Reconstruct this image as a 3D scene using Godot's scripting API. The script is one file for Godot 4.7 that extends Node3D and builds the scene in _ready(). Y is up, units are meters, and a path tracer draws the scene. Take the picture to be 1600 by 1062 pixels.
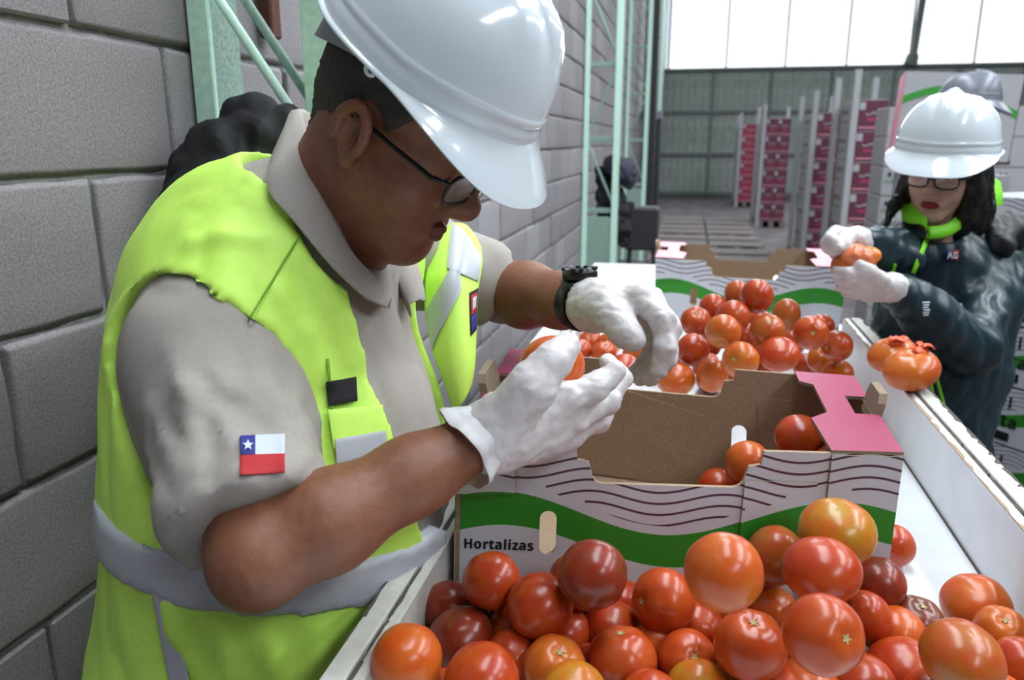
extends Node3D
# A sorting table in a packing shed: two people check tomatoes from cartons beside a block wall.

var M := {}                       # shared materials
var used := {}                    # names taken so far
var rng := RandomNumberGenerator.new()

func _ready() -> void:
	rng.seed = 7
	setup_camera_and_light()
	make_materials()
	build_room()
	build_background()
	build_table()
	build_cartons()
	build_tomatoes()
	build_man()
	build_woman()
	build_bystander()
	build_hanging_clothes()

func setup_camera_and_light() -> void:
	var cam := Camera3D.new()
	cam.name = "camera"
	add_child(cam)
	cam.position = Vector3(0, 1.55, 0)
	cam.rotation_degrees = Vector3(-14.26, 12.6, 0)
	cam.fov = 47.03               # 1062 px high at a focal length of 1220 px
	cam.near = 0.05
	cam.far = 100.0
	var ca := CameraAttributesPhysical.new()
	ca.frustum_focal_length = 27.575      # on a 24 mm high frame: the same 47 degrees
	ca.frustum_focus_distance = 0.95
	ca.exposure_aperture = 5.6
	cam.attributes = ca
	cam.current = true
	var we := WorldEnvironment.new()
	we.name = "world_environment"
	var env := Environment.new()
	env.tonemap_mode = Environment.TONE_MAPPER_LINEAR
	env.tonemap_exposure = 1.12
	env.background_mode = Environment.BG_COLOR
	env.background_color = Color(0.86, 0.9, 0.95)
	env.background_energy_multiplier = 1.0
	env.sdfgi_enabled = true
	env.ssao_enabled = true
	env.ssil_enabled = true
	we.environment = env
	add_child(we)
	# translucent roof sheets: daylight strips along the shed, and the glazed band in the end wall
	for s in SKYLIGHTS:
		area_light("skylight_daylight", Vector3(s[0], 6.14, s[1]), Vector2(s[2], s[3]), Vector3.DOWN, s[4], Color(0.93, 0.972, 1.0))
	area_light("end_window_daylight", Vector3(5.6, 4.7, -23.1), Vector2(13, 2.4), Vector3.BACK, 40.0, Color(0.93, 0.972, 1.0))

# x, z, size x, size z, energy
const SKYLIGHTS := [[0.35, -3.2, 1.3, 7.6, 31.0], [4.2, -3.2, 1.3, 7.6, 42.0], [8.2, -3.2, 1.3, 7.6, 38.0],
	[0.35, -14.0, 1.3, 8.0, 18.0], [4.2, -14.0, 1.3, 8.0, 18.0], [8.2, -14.0, 1.3, 8.0, 18.0], [4.2, 3.6, 1.3, 3.2, 18.0]]

func area_light(called: String, at: Vector3, size: Vector2, towards: Vector3, energy: float, c: Color) -> void:
	var l := AreaLight3D.new()
	l.name = numbered(called)
	add_child(l)
	l.position = at
	var up := Vector3.UP if absf(towards.y) < 0.5 else Vector3.FORWARD
	l.look_at_from_position(at, at + towards, up)
	l.area_size = size
	l.light_energy = energy
	l.light_color = c
	l.area_range = 60.0
	l.area_attenuation = 2.0
	l.shadow_enabled = true

# ---------------------------------------------------------------- names and tags
func numbered(called: String) -> String:
	var n: int = used.get(called, 0)
	used[called] = n + 1
	return called if n == 0 else "%s_%03d" % [called, n]

func tag(o: Node, label: String, category: String, group := "", kind := "") -> void:
	if label:
		o.set_meta("label", label)
	if category:
		o.set_meta("category", category)
	if group:
		o.set_meta("group", group)
	if kind:
		o.set_meta("kind", kind)

func thing(called: String, label: String, category: String, at := Vector3.ZERO, turn := 0.0, group := "") -> Node3D:
	var o := Node3D.new()
	o.name = numbered(called)
	add_child(o)
	o.position = at
	o.rotation.y = turn
	tag(o, label, category, group)
	return o

func part(called: String, mesh: Mesh, mat: Material, parent: Node, at := Vector3.ZERO, label := "") -> MeshInstance3D:
	var o := MeshInstance3D.new()
	o.name = called if parent != self else numbered(called)
	o.mesh = mesh
	if mat:
		o.material_override = mat
	parent.add_child(o, true)
	o.position = at
	if label:
		o.set_meta("label", label)
	return o

func structure(called: String, mesh: Mesh, mat: Material, at := Vector3.ZERO, label := "", category := "") -> MeshInstance3D:
	var o := part(called, mesh, mat, self, at)
	tag(o, label, category, "", "structure")
	return o

# ---------------------------------------------------------------- meshes
func arr_mesh(v: PackedVector3Array, idx: PackedInt32Array, uv := PackedVector2Array(), col := PackedColorArray(), nrm := PackedVector3Array()) -> ArrayMesh:
	var a := []
	a.resize(Mesh.ARRAY_MAX)
	if nrm.is_empty():
		nrm = smooth_normals(v, idx)
	a[Mesh.ARRAY_VERTEX] = v
	a[Mesh.ARRAY_NORMAL] = nrm
	if uv.size():
		a[Mesh.ARRAY_TEX_UV] = uv
	if col.size():
		a[Mesh.ARRAY_COLOR] = col
	a[Mesh.ARRAY_INDEX] = idx
	var m := ArrayMesh.new()
	m.add_surface_from_arrays(Mesh.PRIMITIVE_TRIANGLES, a)
	return m

func smooth_normals(v: PackedVector3Array, idx: PackedInt32Array) -> PackedVector3Array:
	var n := PackedVector3Array()
	n.resize(v.size())
	for i in range(0, idx.size(), 3):
		var a := idx[i]
		var b := idx[i + 1]
		var c := idx[i + 2]
		var f := (v[c] - v[a]).cross(v[b] - v[a])
		n[a] += f
		n[b] += f
		n[c] += f
	for i in n.size():
		n[i] = n[i].normalized()
	return n

# a polygon soup with flat shading: each face a list of points, clockwise as seen from outside
class Soup:
	var v := PackedVector3Array()
	var n := PackedVector3Array()
	var uv := PackedVector2Array()
	var idx := PackedInt32Array()
	func face(p: Array, uvs := []) -> void:
		var o := v.size()
		var f: Vector3 = (p[2] - p[0]).cross(p[1] - p[0]).normalized()
		for i in p.size():
			v.append(p[i])
			n.append(f)
			uv.append(uvs[i] if uvs.size() else Vector2(p[i].x, p[i].y))
		for i in range(1, p.size() - 1):
			idx.append_array([o, o + i, o + i + 1])
	func add(t: Transform3D, other: Soup) -> void:
		var o := v.size()
		for i in other.v.size():
			v.append(t * other.v[i])
			n.append((t.basis * other.n[i]).normalized())
			uv.append(other.uv[i])
		for i in other.idx:
			idx.append(i + o)
	func mesh() -> ArrayMesh:
		var a := []
		a.resize(Mesh.ARRAY_MAX)
		a[Mesh.ARRAY_VERTEX] = v
		a[Mesh.ARRAY_NORMAL] = n
		a[Mesh.ARRAY_TEX_UV] = uv
		a[Mesh.ARRAY_INDEX] = idx
		var m := ArrayMesh.new()
		m.add_surface_from_arrays(Mesh.PRIMITIVE_TRIANGLES, a)
		return m

# a box with chamfered edges, centred on the origin
func box_soup(s: Vector3, b := 0.004) -> Soup:
	var h := s * 0.5
	b = minf(b, minf(h.x, minf(h.y, h.z)) * 0.6)
	var g := h - Vector3.ONE * b
	var so := Soup.new()
	for ax in 3:
		for sg in [-1.0, 1.0]:
			var u := (ax + 1) % 3
			var w := (ax + 2) % 3
			var p := []
			for c in [[-1, -1], [-1, 1], [1, 1], [1, -1]]:
				var q := Vector3.ZERO
				q[ax] = sg * h[ax]
				q[u] = c[0] * g[u]
				q[w] = c[1] * g[w]
				p.append(q)
			if sg < 0:
				p.reverse()
			so.face(p)
	for ax in 3:
		var u := (ax + 1) % 3
		var w := (ax + 2) % 3
		for su in [-1.0, 1.0]:
			for sw in [-1.0, 1.0]:
				var p := []
				for k in 4:
					var q := Vector3.ZERO
					q[ax] = g[ax] * (-1.0 if k in [0, 3] else 1.0)
					q[u] = su * (h[u] if k < 2 else g[u])
					q[w] = sw * (g[w] if k < 2 else h[w])
					p.append(q)
				if su * sw < 0:
					p.reverse()
				so.face(p)
	for sx in [-1.0, 1.0]:
		for sy in [-1.0, 1.0]:
			for sz in [-1.0, 1.0]:
				var p := [Vector3(sx * h.x, sy * g.y, sz * g.z), Vector3(sx * g.x, sy * g.y, sz * h.z), Vector3(sx * g.x, sy * h.y, sz * g.z)]
				if sx * sy * sz < 0:
					p.reverse()
				so.face(p)
	return so

func box(s: Vector3, b := 0.004) -> ArrayMesh:
	return box_soup(s, b).mesh()

# a straight bar of rectangular section between two points
func bar(a: Vector3, b: Vector3, w: float, d: float, up := Vector3.UP, bev := 0.002) -> ArrayMesh:
	var so := Soup.new()
	so.add(bar_frame(a, b, up), box_soup(Vector3(w, d, a.distance_to(b)), bev))
	return so.mesh()

func bar_frame(a: Vector3, b: Vector3, up := Vector3.UP) -> Transform3D:
	var z := (b - a).normalized()
	if absf(z.dot(up)) > 0.98:
		up = Vector3.RIGHT if absf(z.x) < 0.9 else Vector3.UP
	var x := up.cross(z).normalized()
	return Transform3D(Basis(x, z.cross(x), z), (a + b) * 0.5)

# a round tube along a path; radii one for all or one for each point
func tube(path: Array, radii: Variant, sides := 10, closed := false, flat := 1.0, up := Vector3.UP) -> ArrayMesh:
	var v := PackedVector3Array()
	var idx := PackedInt32Array()
	var n := path.size()
	for i in n:
		var p: Vector3 = path[i]
		var q: Vector3 = path[(i + 1) % n] if closed or i < n - 1 else p
		var o: Vector3 = path[(i - 1 + n) % n] if closed or i > 0 else p
		var t := (q - o).normalized()
		var u2 := up if absf(t.dot(up)) < 0.97 else Vector3.RIGHT
		var x := u2.cross(t).normalized()
		var y := t.cross(x)
		var r: float = radii[i] if radii is Array else radii
		for k in sides:
			var a := TAU * k / sides
			v.append(p + x * cos(a) * r * flat + y * sin(a) * r)
	var rings := n if closed else n - 1
	for i in rings:
		for k in sides:
			var a := i * sides + k
			var b := i * sides + (k + 1) % sides
			var c := ((i + 1) % n) * sides + k
			var d := ((i + 1) % n) * sides + (k + 1) % sides
			idx.append_array([a, c, b, b, c, d])
	if not closed:
		for e in [0, n - 1]:
			var o := v.size()
			v.append(path[e])
			for k in sides:
				var a: int = e * sides + k
				var b: int = e * sides + (k + 1) % sides
				idx.append_array([o, a, b] if e == 0 else [o, b, a])
	return arr_mesh(v, idx)

# a profile of (radius, height) points turned about y
func lathe(prof: Array, sides := 24, sx := 1.0, sz := 1.0) -> ArrayMesh:
	var v := PackedVector3Array()
	var idx := PackedInt32Array()
	for p in prof:
		for k in sides:
			var a := TAU * k / sides
			v.append(Vector3(cos(a) * p.x * sx, p.y, sin(a) * p.x * sz))
	for i in prof.size() - 1:
		for k in sides:
			var a := i * sides + k
			var b := i * sides + (k + 1) % sides
			idx.append_array([a, b, a + sides, b, b + sides, a + sides])
	return arr_mesh(v, idx)

# a sheet given by a grid of points, closed to a solid of some thickness along its normals
func sheet(pts: Array, thick: float, closed_u := false) -> ArrayMesh:
	var rows := pts.size()
	var cols: int = pts[0].size()
	var v := PackedVector3Array()
	var idx := PackedInt32Array()
	for r in rows:
		for c in cols:
			v.append(pts[r][c])
	var cu := cols if closed_u else cols - 1
	for r in rows - 1:
		for c in cu:
			var a := r * cols + c
			var b := r * cols + (c + 1) % cols
			idx.append_array([a, b, a + cols, b, b + cols, a + cols])
	var nr := smooth_normals(v, idx)
	var o := v.size()
	for i in o:
		v.append(v[i] - nr[i] * thick)
	var half := idx.size()
	for i in range(0, half, 3):
		idx.append_array([idx[i] + o, idx[i + 2] + o, idx[i + 1] + o])
	var rim := []
	for c in cu:
		rim.append([c, (c + 1) % cols, true])
		rim.append([(rows - 1) * cols + c, (rows - 1) * cols + (c + 1) % cols, false])
	if not closed_u:
		for r in rows - 1:
			rim.append([r * cols, (r + 1) * cols, false])
			rim.append([r * cols + cols - 1, (r + 1) * cols + cols - 1, true])
	for e in rim:
		var a: int = e[0]
		var b: int = e[1]
		if e[2]:
			idx.append_array([a, a + o, b, b, a + o, b + o])
		else:
			idx.append_array([a, b, a + o, b, b + o, a + o])
	return arr_mesh(v, idx)

# a flat outline (Vector2 points) pushed back by a thickness; map turns (x, y, depth) into space. Two surfaces: face, then back and edges
func plate(outline: PackedVector2Array, thick: float, place: Callable, face_mat: Material, back_mat: Material, size := Vector2.ONE) -> ArrayMesh:
	var tri := Geometry2D.triangulate_polygon(outline)
	var front := Soup.new()
	var back := Soup.new()
	for i in range(0, tri.size(), 3):
		var q := [outline[tri[i]], outline[tri[i + 1]], outline[tri[i + 2]]]
		if (q[1] - q[0]).cross(q[2] - q[0]) > 0:
			q.reverse()
		var f := []
		var k := []
		var uv := []
		for p in q:
			f.append(place.call(p.x, p.y, 0.0))
			k.append(place.call(p.x, p.y, thick))
			uv.append(Vector2(p.x / size.x, 1.0 - p.y / size.y))
		front.face(f, uv)
		k.reverse()
		uv.reverse()
		back.face(k, uv)
	var n := outline.size()
	var cw := Geometry2D.is_polygon_clockwise(outline)
	for i in n:
		var a := outline[i]
		var b := outline[(i + 1) % n]
		if a.distance_to(b) < 1e-5:
			continue
		var p := [place.call(a.x, a.y, 0.0), place.call(a.x, a.y, thick), place.call(b.x, b.y, thick), place.call(b.x, b.y, 0.0)]
		if not cw:
			p.reverse()
		back.face(p)
	var m := front.mesh()
	m.surface_set_material(0, face_mat)
	var a2 := []
	a2.resize(Mesh.ARRAY_MAX)
	a2[Mesh.ARRAY_VERTEX] = back.v
	a2[Mesh.ARRAY_NORMAL] = back.n
	a2[Mesh.ARRAY_TEX_UV] = back.uv
	a2[Mesh.ARRAY_INDEX] = back.idx
	m.add_surface_from_arrays(Mesh.PRIMITIVE_TRIANGLES, a2)
	m.surface_set_material(1, back_mat)
	return m

# ---------------------------------------------------------------- materials
func noise_tex(size: int, freq: float, lo: Color, hi: Color, octaves := 4, sd := 1, mid := 0.5, cellular := false) -> NoiseTexture2D:
	var n := FastNoiseLite.new()
	n.seed = sd
	n.noise_type = FastNoiseLite.TYPE_CELLULAR if cellular else FastNoiseLite.TYPE_SIMPLEX_SMOOTH
	n.frequency = freq
	n.fractal_octaves = octaves
	var t := NoiseTexture2D.new()
	t.width = size
	t.height = size
	t.seamless = true
	t.noise = n
	var g := Gradient.new()
	g.set_color(0, lo)
	g.set_color(1, hi)
	if mid != 0.5:
		g.add_point(mid, lo.lerp(hi, 0.5))
	t.color_ramp = g
	return t

func normal_tex(size: int, freq: float, strength: float, octaves := 4, sd := 1) -> NoiseTexture2D:
	var t := noise_tex(size, freq, Color.BLACK, Color.WHITE, octaves, sd)
	t.color_ramp = null
	t.as_normal_map = true
	t.bump_strength = strength
	return t

func mat(c: Color, rough := 0.7, tex: Texture2D = null, scale := 1.0, bump: Texture2D = null, bump_cm := 0.1) -> StandardMaterial3D:
	var m := StandardMaterial3D.new()
	m.albedo_color = c
	m.roughness = rough
	if tex or bump:
		m.uv1_triplanar = true
		m.uv1_scale = Vector3.ONE * scale
	if tex:
		m.albedo_texture = tex
	if bump:
		m.heightmap_enabled = true
		m.heightmap_texture = bump
		m.heightmap_scale = bump_cm
	return m

func weave_image() -> ImageTexture:
	var im := Image.create(64, 64, false, Image.FORMAT_RGB8)
	for y in 64:
		for x in 64:
			var a := 0.5 + 0.5 * sin(TAU * (x + y) / 8.0)
			var b := 0.5 + 0.5 * sin(TAU * (x - y) / 8.0)
			var k := 0.75 + 0.25 * maxf(a, b * 0.8)
			im.set_pixel(x, y, Color(k, k, k))
	return ImageTexture.create_from_image(im)

func make_materials() -> void:
	var grain := noise_tex(512, 0.05, Color(0.8, 0.8, 0.8), Color(1, 1, 1), 5, 3)
	var pits := noise_tex(1024, 0.16, Color(0.25, 0.25, 0.25), Color(1, 1, 1), 3, 5)
	var coarse := noise_tex(512, 0.012, Color(0.78, 0.78, 0.78), Color(1, 1, 1), 5, 9)
	var block_grain := noise_tex(1024, 0.05, Color(0.74, 0.735, 0.74), Color(1, 1, 1), 6, 19)
	var weave := weave_image()
	M.grain = grain
	M.weave = weave
	var block_tints := [Color(0.605, 0.585, 0.59), Color(0.635, 0.615, 0.62), Color(0.58, 0.56, 0.57), Color(0.62, 0.595, 0.6), Color(0.66, 0.645, 0.65)]
	M.block = []
	for i in block_tints.size():
		var b := mat(block_tints[i], 0.95, block_grain, 3.3, pits, 0.11)
		b.uv1_world_triplanar = true
		b.uv1_offset = Vector3(i * 0.37, i * 0.21, i * 0.13)
		M.block.append(b)
	M.mortar = mat(Color(0.58, 0.57, 0.57), 0.95, coarse, 5.0, pits, 0.1)
	M.concrete = mat(Color(0.44, 0.405, 0.41), 0.8, noise_tex(512, 0.01, Color(0.6, 0.58, 0.58), Color(1, 1, 1), 6, 21), 0.35)
	M.concrete.uv1_world_triplanar = true
	M.roof = mat(Color(0.3, 0.31, 0.31), 0.8)
	M.sheet = mat(Color(0.66, 0.69, 0.67), 0.6, noise_tex(256, 0.02, Color(0.82, 0.84, 0.82), Color(1, 1, 1), 4, 31), 0.5)
	M.girt = mat(Color(0.45, 0.47, 0.46), 0.6)
	M.dark_steel = mat(Color(0.16, 0.16, 0.17), 0.6)
	M.green_steel = mat(Color(0.87, 1.0, 0.93), 0.5, noise_tex(512, 0.02, Color(0.86, 0.9, 0.88), Color(1, 1, 1), 5, 33), 4.0)
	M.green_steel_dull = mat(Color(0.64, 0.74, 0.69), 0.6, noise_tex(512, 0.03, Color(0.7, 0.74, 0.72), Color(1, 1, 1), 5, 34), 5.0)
	M.rust = mat(Color(0.4, 0.22, 0.18), 0.8, grain, 8.0)
	M.wood = mat(Color(0.55, 0.47, 0.38), 0.8, grain, 6.0)
	M.grey_wood = mat(Color(0.5, 0.46, 0.45), 0.85, grain, 5.0)
	M.white_board = mat(Color(0.9, 0.91, 0.92), 0.28, noise_tex(512, 0.008, Color(0.95, 0.955, 0.96), Color(1, 1, 1), 4, 41), 2.0)
	M.white_paint = mat(Color(0.8, 0.79, 0.765), 0.5, noise_tex(512, 0.02, Color(0.9, 0.9, 0.88), Color(1, 1, 1), 4, 42), 4.0)
	M.chipped = mat(Color(0.36, 0.33, 0.3), 0.9, grain, 30.0)
	M.kraft = mat(Color(0.66, 0.56, 0.46), 0.85, noise_tex(512, 0.03, Color(0.86, 0.85, 0.84), Color(1, 1, 1), 4, 51), 8.0)
	M.kraft_edge = mat(Color(0.62, 0.54, 0.45), 0.9, grain, 40.0)
	M.carton_white = mat(Color(0.8, 0.81, 0.84), 0.6)
	M.carton_grey = mat(Color(0.68, 0.675, 0.69), 0.7, grain, 6.0)
	M.pink = mat(Color(0.62, 0.19, 0.34), 0.45, noise_tex(512, 0.03, Color(0.95, 0.94, 0.94), Color(1, 1, 1), 4, 52), 6.0)
	M.pink_pale = mat(Color(0.93, 0.58, 0.66), 0.45)
	M.ink = mat(Color(0.05, 0.05, 0.07), 0.6)
	M.line_ink = mat(Color(0.26, 0.13, 0.19), 0.6)
	M.green_ink = mat(Color(0.16, 0.52, 0.13), 0.5)
	M.helmet = mat(Color(0.87, 0.905, 0.93), 0.16)
	M.helmet.clearcoat_enabled = true
	M.helmet.clearcoat = 0.6
	M.helmet.clearcoat_roughness = 0.06
	M.grey_plastic = mat(Color(0.5, 0.51, 0.54), 0.4)
	M.black_plastic = mat(Color(0.03, 0.03, 0.035), 0.35)
	M.lens = mat(Color(0.9, 0.92, 0.95, 0.12), 0.03)
	M.lens.transparency = BaseMaterial3D.TRANSPARENCY_ALPHA
	M.skin = mat(Color(0.54, 0.35, 0.255), 0.5, noise_tex(512, 0.02, Color(0.84, 0.79, 0.77), Color(1, 1, 1), 5, 61), 6.0, noise_tex(512, 0.12, Color.BLACK, Color.WHITE, 2, 62), 0.03)
	M.pale_skin = mat(Color(0.83, 0.66, 0.585), 0.5, noise_tex(512, 0.02, Color(0.94, 0.92, 0.91), Color(1, 1, 1), 4, 63), 6.0)
	M.lip = mat(Color(0.42, 0.22, 0.18), 0.45)
	M.red_lip = mat(Color(0.55, 0.1, 0.14), 0.35)
	var hair_tex := noise_tex(512, 0.2, Color(0.1, 0.095, 0.09), Color(0.85, 0.84, 0.83), 3, 64, 0.62)
	M.grey_hair = mat(Color(0.62, 0.6, 0.58), 0.7, hair_tex, 9.0, noise_tex(512, 0.2, Color.BLACK, Color.WHITE, 2, 65), 0.25)
	M.dark_hair = mat(Color(0.07, 0.05, 0.05), 0.4, grain, 10.0)
	M.eye = mat(Color(0.88, 0.86, 0.84), 0.2)
	M.iris = mat(Color(0.08, 0.05, 0.04), 0.1)
	M.vest = mat(Color(0.83, 1.0, 0.42), 0.6, noise_tex(512, 0.03, Color(0.93, 0.95, 0.9), Color(1, 1, 1), 4, 91), 5.0)
	M.vest_seam = mat(Color(0.5, 0.68, 0.16), 0.7)
	M.vest.rim_enabled = true
	M.vest.rim = 0.15
	M.tape = mat(Color(0.74, 0.75, 0.78), 0.35, noise_tex(512, 0.05, Color(0.93, 0.93, 0.93), Color(1, 1, 1), 3, 93), 8.0)
	M.shirt = mat(Color(0.655, 0.625, 0.595), 0.85, noise_tex(512, 0.04, Color(0.93, 0.93, 0.93), Color(1, 1, 1), 4, 92), 6.0)
	M.navy = mat(Color(0.07, 0.08, 0.11), 0.8, weave, 60.0)
	M.glove = mat(Color(0.85, 0.83, 0.83), 0.42, noise_tex(512, 0.015, Color(0.86, 0.85, 0.85), Color(1, 1, 1), 4, 71), 7.0, noise_tex(512, 0.05, Color.BLACK, Color.WHITE, 3, 72), 0.03)
	M.glove.subsurf_scatter_enabled = true
	M.glove.subsurf_scatter_strength = 0.1
	M.jacket = mat(Color(0.1, 0.195, 0.23), 0.38, noise_tex(256, 0.05, Color(0.85, 0.85, 0.85), Color(1, 1, 1), 3, 73), 6.0)
	M.jacket_dark = mat(Color(0.045, 0.055, 0.07), 0.5)
	M.lime = mat(Color(0.5, 0.86, 0.1), 0.55)
	M.black_cloth = mat(Color(0.05, 0.05, 0.065), 0.75, weave, 40.0)
	M.slate_cloth = mat(Color(0.22, 0.22, 0.28), 0.8, weave, 40.0)
	M.flag_blue = mat(Color(0.17, 0.2, 0.55), 0.7, weave, 120.0)
	M.flag_white = mat(Color(0.85, 0.88, 0.93), 0.7, weave, 120.0)
	M.flag_red = mat(Color(0.76, 0.13, 0.15), 0.7, weave, 120.0)
	M.maroon = mat(Color(0.34, 0.12, 0.2), 0.6)
	M.crimson = mat(Color(0.5, 0.13, 0.21), 0.6)
	M.scar = mat(Color(0.66, 0.6, 0.4), 0.7)
	M.flesh = mat(Color(0.93, 0.42, 0.2), 0.35, noise_tex(256, 0.05, Color(0.85, 0.6, 0.5), Color(1, 1, 1), 4, 81), 20.0)
	M.pale_flesh = mat(Color(0.92, 0.55, 0.38), 0.3, noise_tex(256, 0.05, Color(0.88, 0.75, 0.7), Color(1, 1, 1), 4, 82), 20.0)
	M.trousers = mat(Color(0.07, 0.08, 0.1), 0.9, weave, 60.0)
	M.boot = mat(Color(0.06, 0.05, 0.045), 0.5)
	M.glow = mat(Color(0.95, 0.97, 1.0), 0.6)
	M.glow.emission_enabled = true
	M.glow.emission = Color(0.97, 0.985, 1.0)
	M.glow.emission_energy_multiplier = 2.0
	M.window_glow = M.glow.duplicate()
	M.window_glow.emission_energy_multiplier = 1.25

# ---------------------------------------------------------------- the shed
const WALL_X := -0.86
const END_Z := -23.5

func build_room() -> void:
	structure("floor", box(Vector3(17, 0.2, 31), 0.0), M.concrete, Vector3(6.5, -0.1, -9.5), "dark worn concrete floor of the packing shed", "floor")
	build_block_wall()
	# end wall: sheet metal with girts below a glazed band
	var ew := Node3D.new()
	ew.name = "wall_end"
	add_child(ew)
	tag(ew, "grey green sheet metal end wall under the bright window band", "wall", "", "structure")
	ew.position = Vector3(6.5, 0, END_Z)
	part("backing", box(Vector3(16, 3.48, 0.1), 0.0), M.sheet, ew, Vector3(0, 1.74, -0.1))
	var rib := box(Vector3(0.12, 3.46, 0.03), 0.008)
	for i in 76:
		part("corrugation_rib", rib, M.sheet, ew, Vector3(-7.4 + i * 0.2, 1.74, -0.04))
	for y in [0.12, 1.2, 2.35]:
		part("girt", box(Vector3(15.2, 0.09, 0.07), 0.006), M.girt, ew, Vector3(0.1, y, 0.02))
	for i in 10:
		part("post", box(Vector3(0.07, 3.46, 0.06), 0.006), M.girt, ew, Vector3(-6.0 + i * 1.55, 1.74, 0.0))
	part("lintel", box(Vector3(16, 0.4, 0.2), 0.0), M.sheet, ew, Vector3(0, 6.05, -0.1))
	var win := Node3D.new()
	win.name = "window_1"
	add_child(win)
	win.position = Vector3(6.5, 3.48, END_Z)
	tag(win, "long overexposed band of translucent glazing in the end wall", "window", "", "structure")
	part("sill", box(Vector3(15.2, 0.08, 0.16), 0.01), M.girt, win, Vector3(0.1, 0.0, 0.03))
	for i in 10:
		var x0 := -7.25 + i * 1.55
		part("pane", box(Vector3(1.52, 2.4, 0.01), 0.0), M.window_glow, win, Vector3(x0 + 0.775, 1.24, 0.05))
		part("mullion", box(Vector3(0.05, 2.4, 0.05), 0.0), M.girt, win, Vector3(x0, 1.24, 0.06))
	part("downpipe", tube([Vector3(-1.05, 0.0, 0.2), Vector3(-1.0, 0.25, 0.2), Vector3(-0.99, 0.3, 0.2), Vector3(-0.9, 2.4, 0.2)], [0.17, 0.15, 0.09, 0.09], 10), M.girt, win)
	# the other walls and the roof, out of view
	structure("wall_right", box(Vector3(0.2, 6.4, 31), 0.0), M.roof, Vector3(14.6, 3.1, -9.5), "plain side wall of the shed across from the blocks", "wall")
	structure("wall_back", box(Vector3(17, 6.4, 0.2), 0.0), M.roof, Vector3(6.5, 3.1, 6.0), "plain wall closing the near end of the shed", "wall")
	# roof with daylight strips let into it
	var roof := Node3D.new()
	roof.name = "ceiling"
	add_child(roof)
	tag(roof, "sheet metal roof with long translucent daylight strips", "roof", "", "structure")
	var xs := [-1.8, -0.3, 1.0, 3.55, 4.85, 7.55, 8.85, 14.8]
	for i in range(0, 8, 2):
		part("roof_sheet", box(Vector3(xs[i + 1] - xs[i], 0.12, 31), 0.0), M.roof, roof, Vector3((xs[i] + xs[i + 1]) * 0.5, 6.26, -9.5))
	for x in [0.35, 4.2, 8.2]:
		for zz in [[6.0, 5.2], [2.0, 0.6], [-7.0, -10.0], [-18.0, -25.0]]:
			part("roof_sheet", box(Vector3(1.3, 0.12, zz[0] - zz[1]), 0.0), M.roof, roof, Vector3(x, 6.26, (zz[0] + zz[1]) * 0.5))
		for zz in [[0.6, -7.0], [-10.0, -18.0], [5.2, 2.0]]:
			if zz[0] > 3 and x != 4.2:
				part("roof_sheet", box(Vector3(1.3, 0.12, zz[0] - zz[1]), 0.0), M.roof, roof, Vector3(x, 6.26, (zz[0] + zz[1]) * 0.5))
			else:
				part("skylight_window", box(Vector3(1.3, 0.04, zz[0] - zz[1]), 0.0), M.glow, roof, Vector3(x, 6.2, (zz[0] + zz[1]) * 0.5))
	build_column(-1.31, true)
	build_column(-6.5, false)
	build_column(-10.6, false)
	build_column(-14.6, false)

# concrete blocks 0.4 x 0.2 with raked joints; those in view are pieces of their own
func block_mesh(sd: int, len: float) -> ArrayMesh:
	var r := RandomNumberGenerator.new()
	r.seed = sd
	var nz := 10
	var ny := 6
	var h := 0.196
	var pts := []
	# front face grid with worn, uneven edges; x is out of the wall
	for j in ny + 1:
		var row := []
		for i in nz + 1:
			var fz: float = 0.0 if i == 0 else 1.0 if i == nz else lerpf(0.022, 0.978, (i - 1.0) / (nz - 2))
			var fy: float = 0.0 if j == 0 else 1.0 if j == ny else lerpf(0.045, 0.955, (j - 1.0) / (ny - 2))
			var jit := Vector3.ZERO
			var x := 0.0
			if i == 0 or i == nz or j == 0 or j == ny:
				x = -0.003 - r.randf() * 0.005
				jit = Vector3(0, r.randf_range(-0.002, 0.002), r.randf_range(-0.002, 0.002))
			elif r.randf() < 0.25 and (i == 1 or i == nz - 1 or j == 1 or j == ny - 1):
				x = -0.002
			row.append(Vector3(x + r.randf_range(-0.0005, 0.0005), (fy - 0.5) * h, (0.5 - fz) * len) + jit)
		pts.append(row)
	var v := PackedVector3Array()
	var idx := PackedInt32Array()
	for row in pts:
		for p in row:
			v.append(p)
	# skirt back into the mortar
	var ring := []
	for i in nz + 1:
		ring.append(i)
	for j in range(1, ny + 1):
		ring.append(j * (nz + 1) + nz)
	for i in range(nz - 1, -1, -1):
		ring.append(ny * (nz + 1) + i)
	for j in range(ny - 1, 0, -1):
		ring.append(j * (nz + 1))
	for j in ny:
		for i in nz:
			var a := j * (nz + 1) + i
			idx.append_array([a, a + nz + 1, a + 1, a + 1, a + nz + 1, a + nz + 2])
	var o := v.size()
	for k in ring:
		v.append(Vector3(-0.05, v[k].y, v[k].z))
	for k in ring.size():
		var a: int = ring[k]
		var b: int = ring[(k + 1) % ring.size()]
		var c := o + k
		var d := o + (k + 1) % ring.size()
		idx.append_array([a, b, c, b, d, c])
	return arr_mesh(v, idx)

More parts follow.
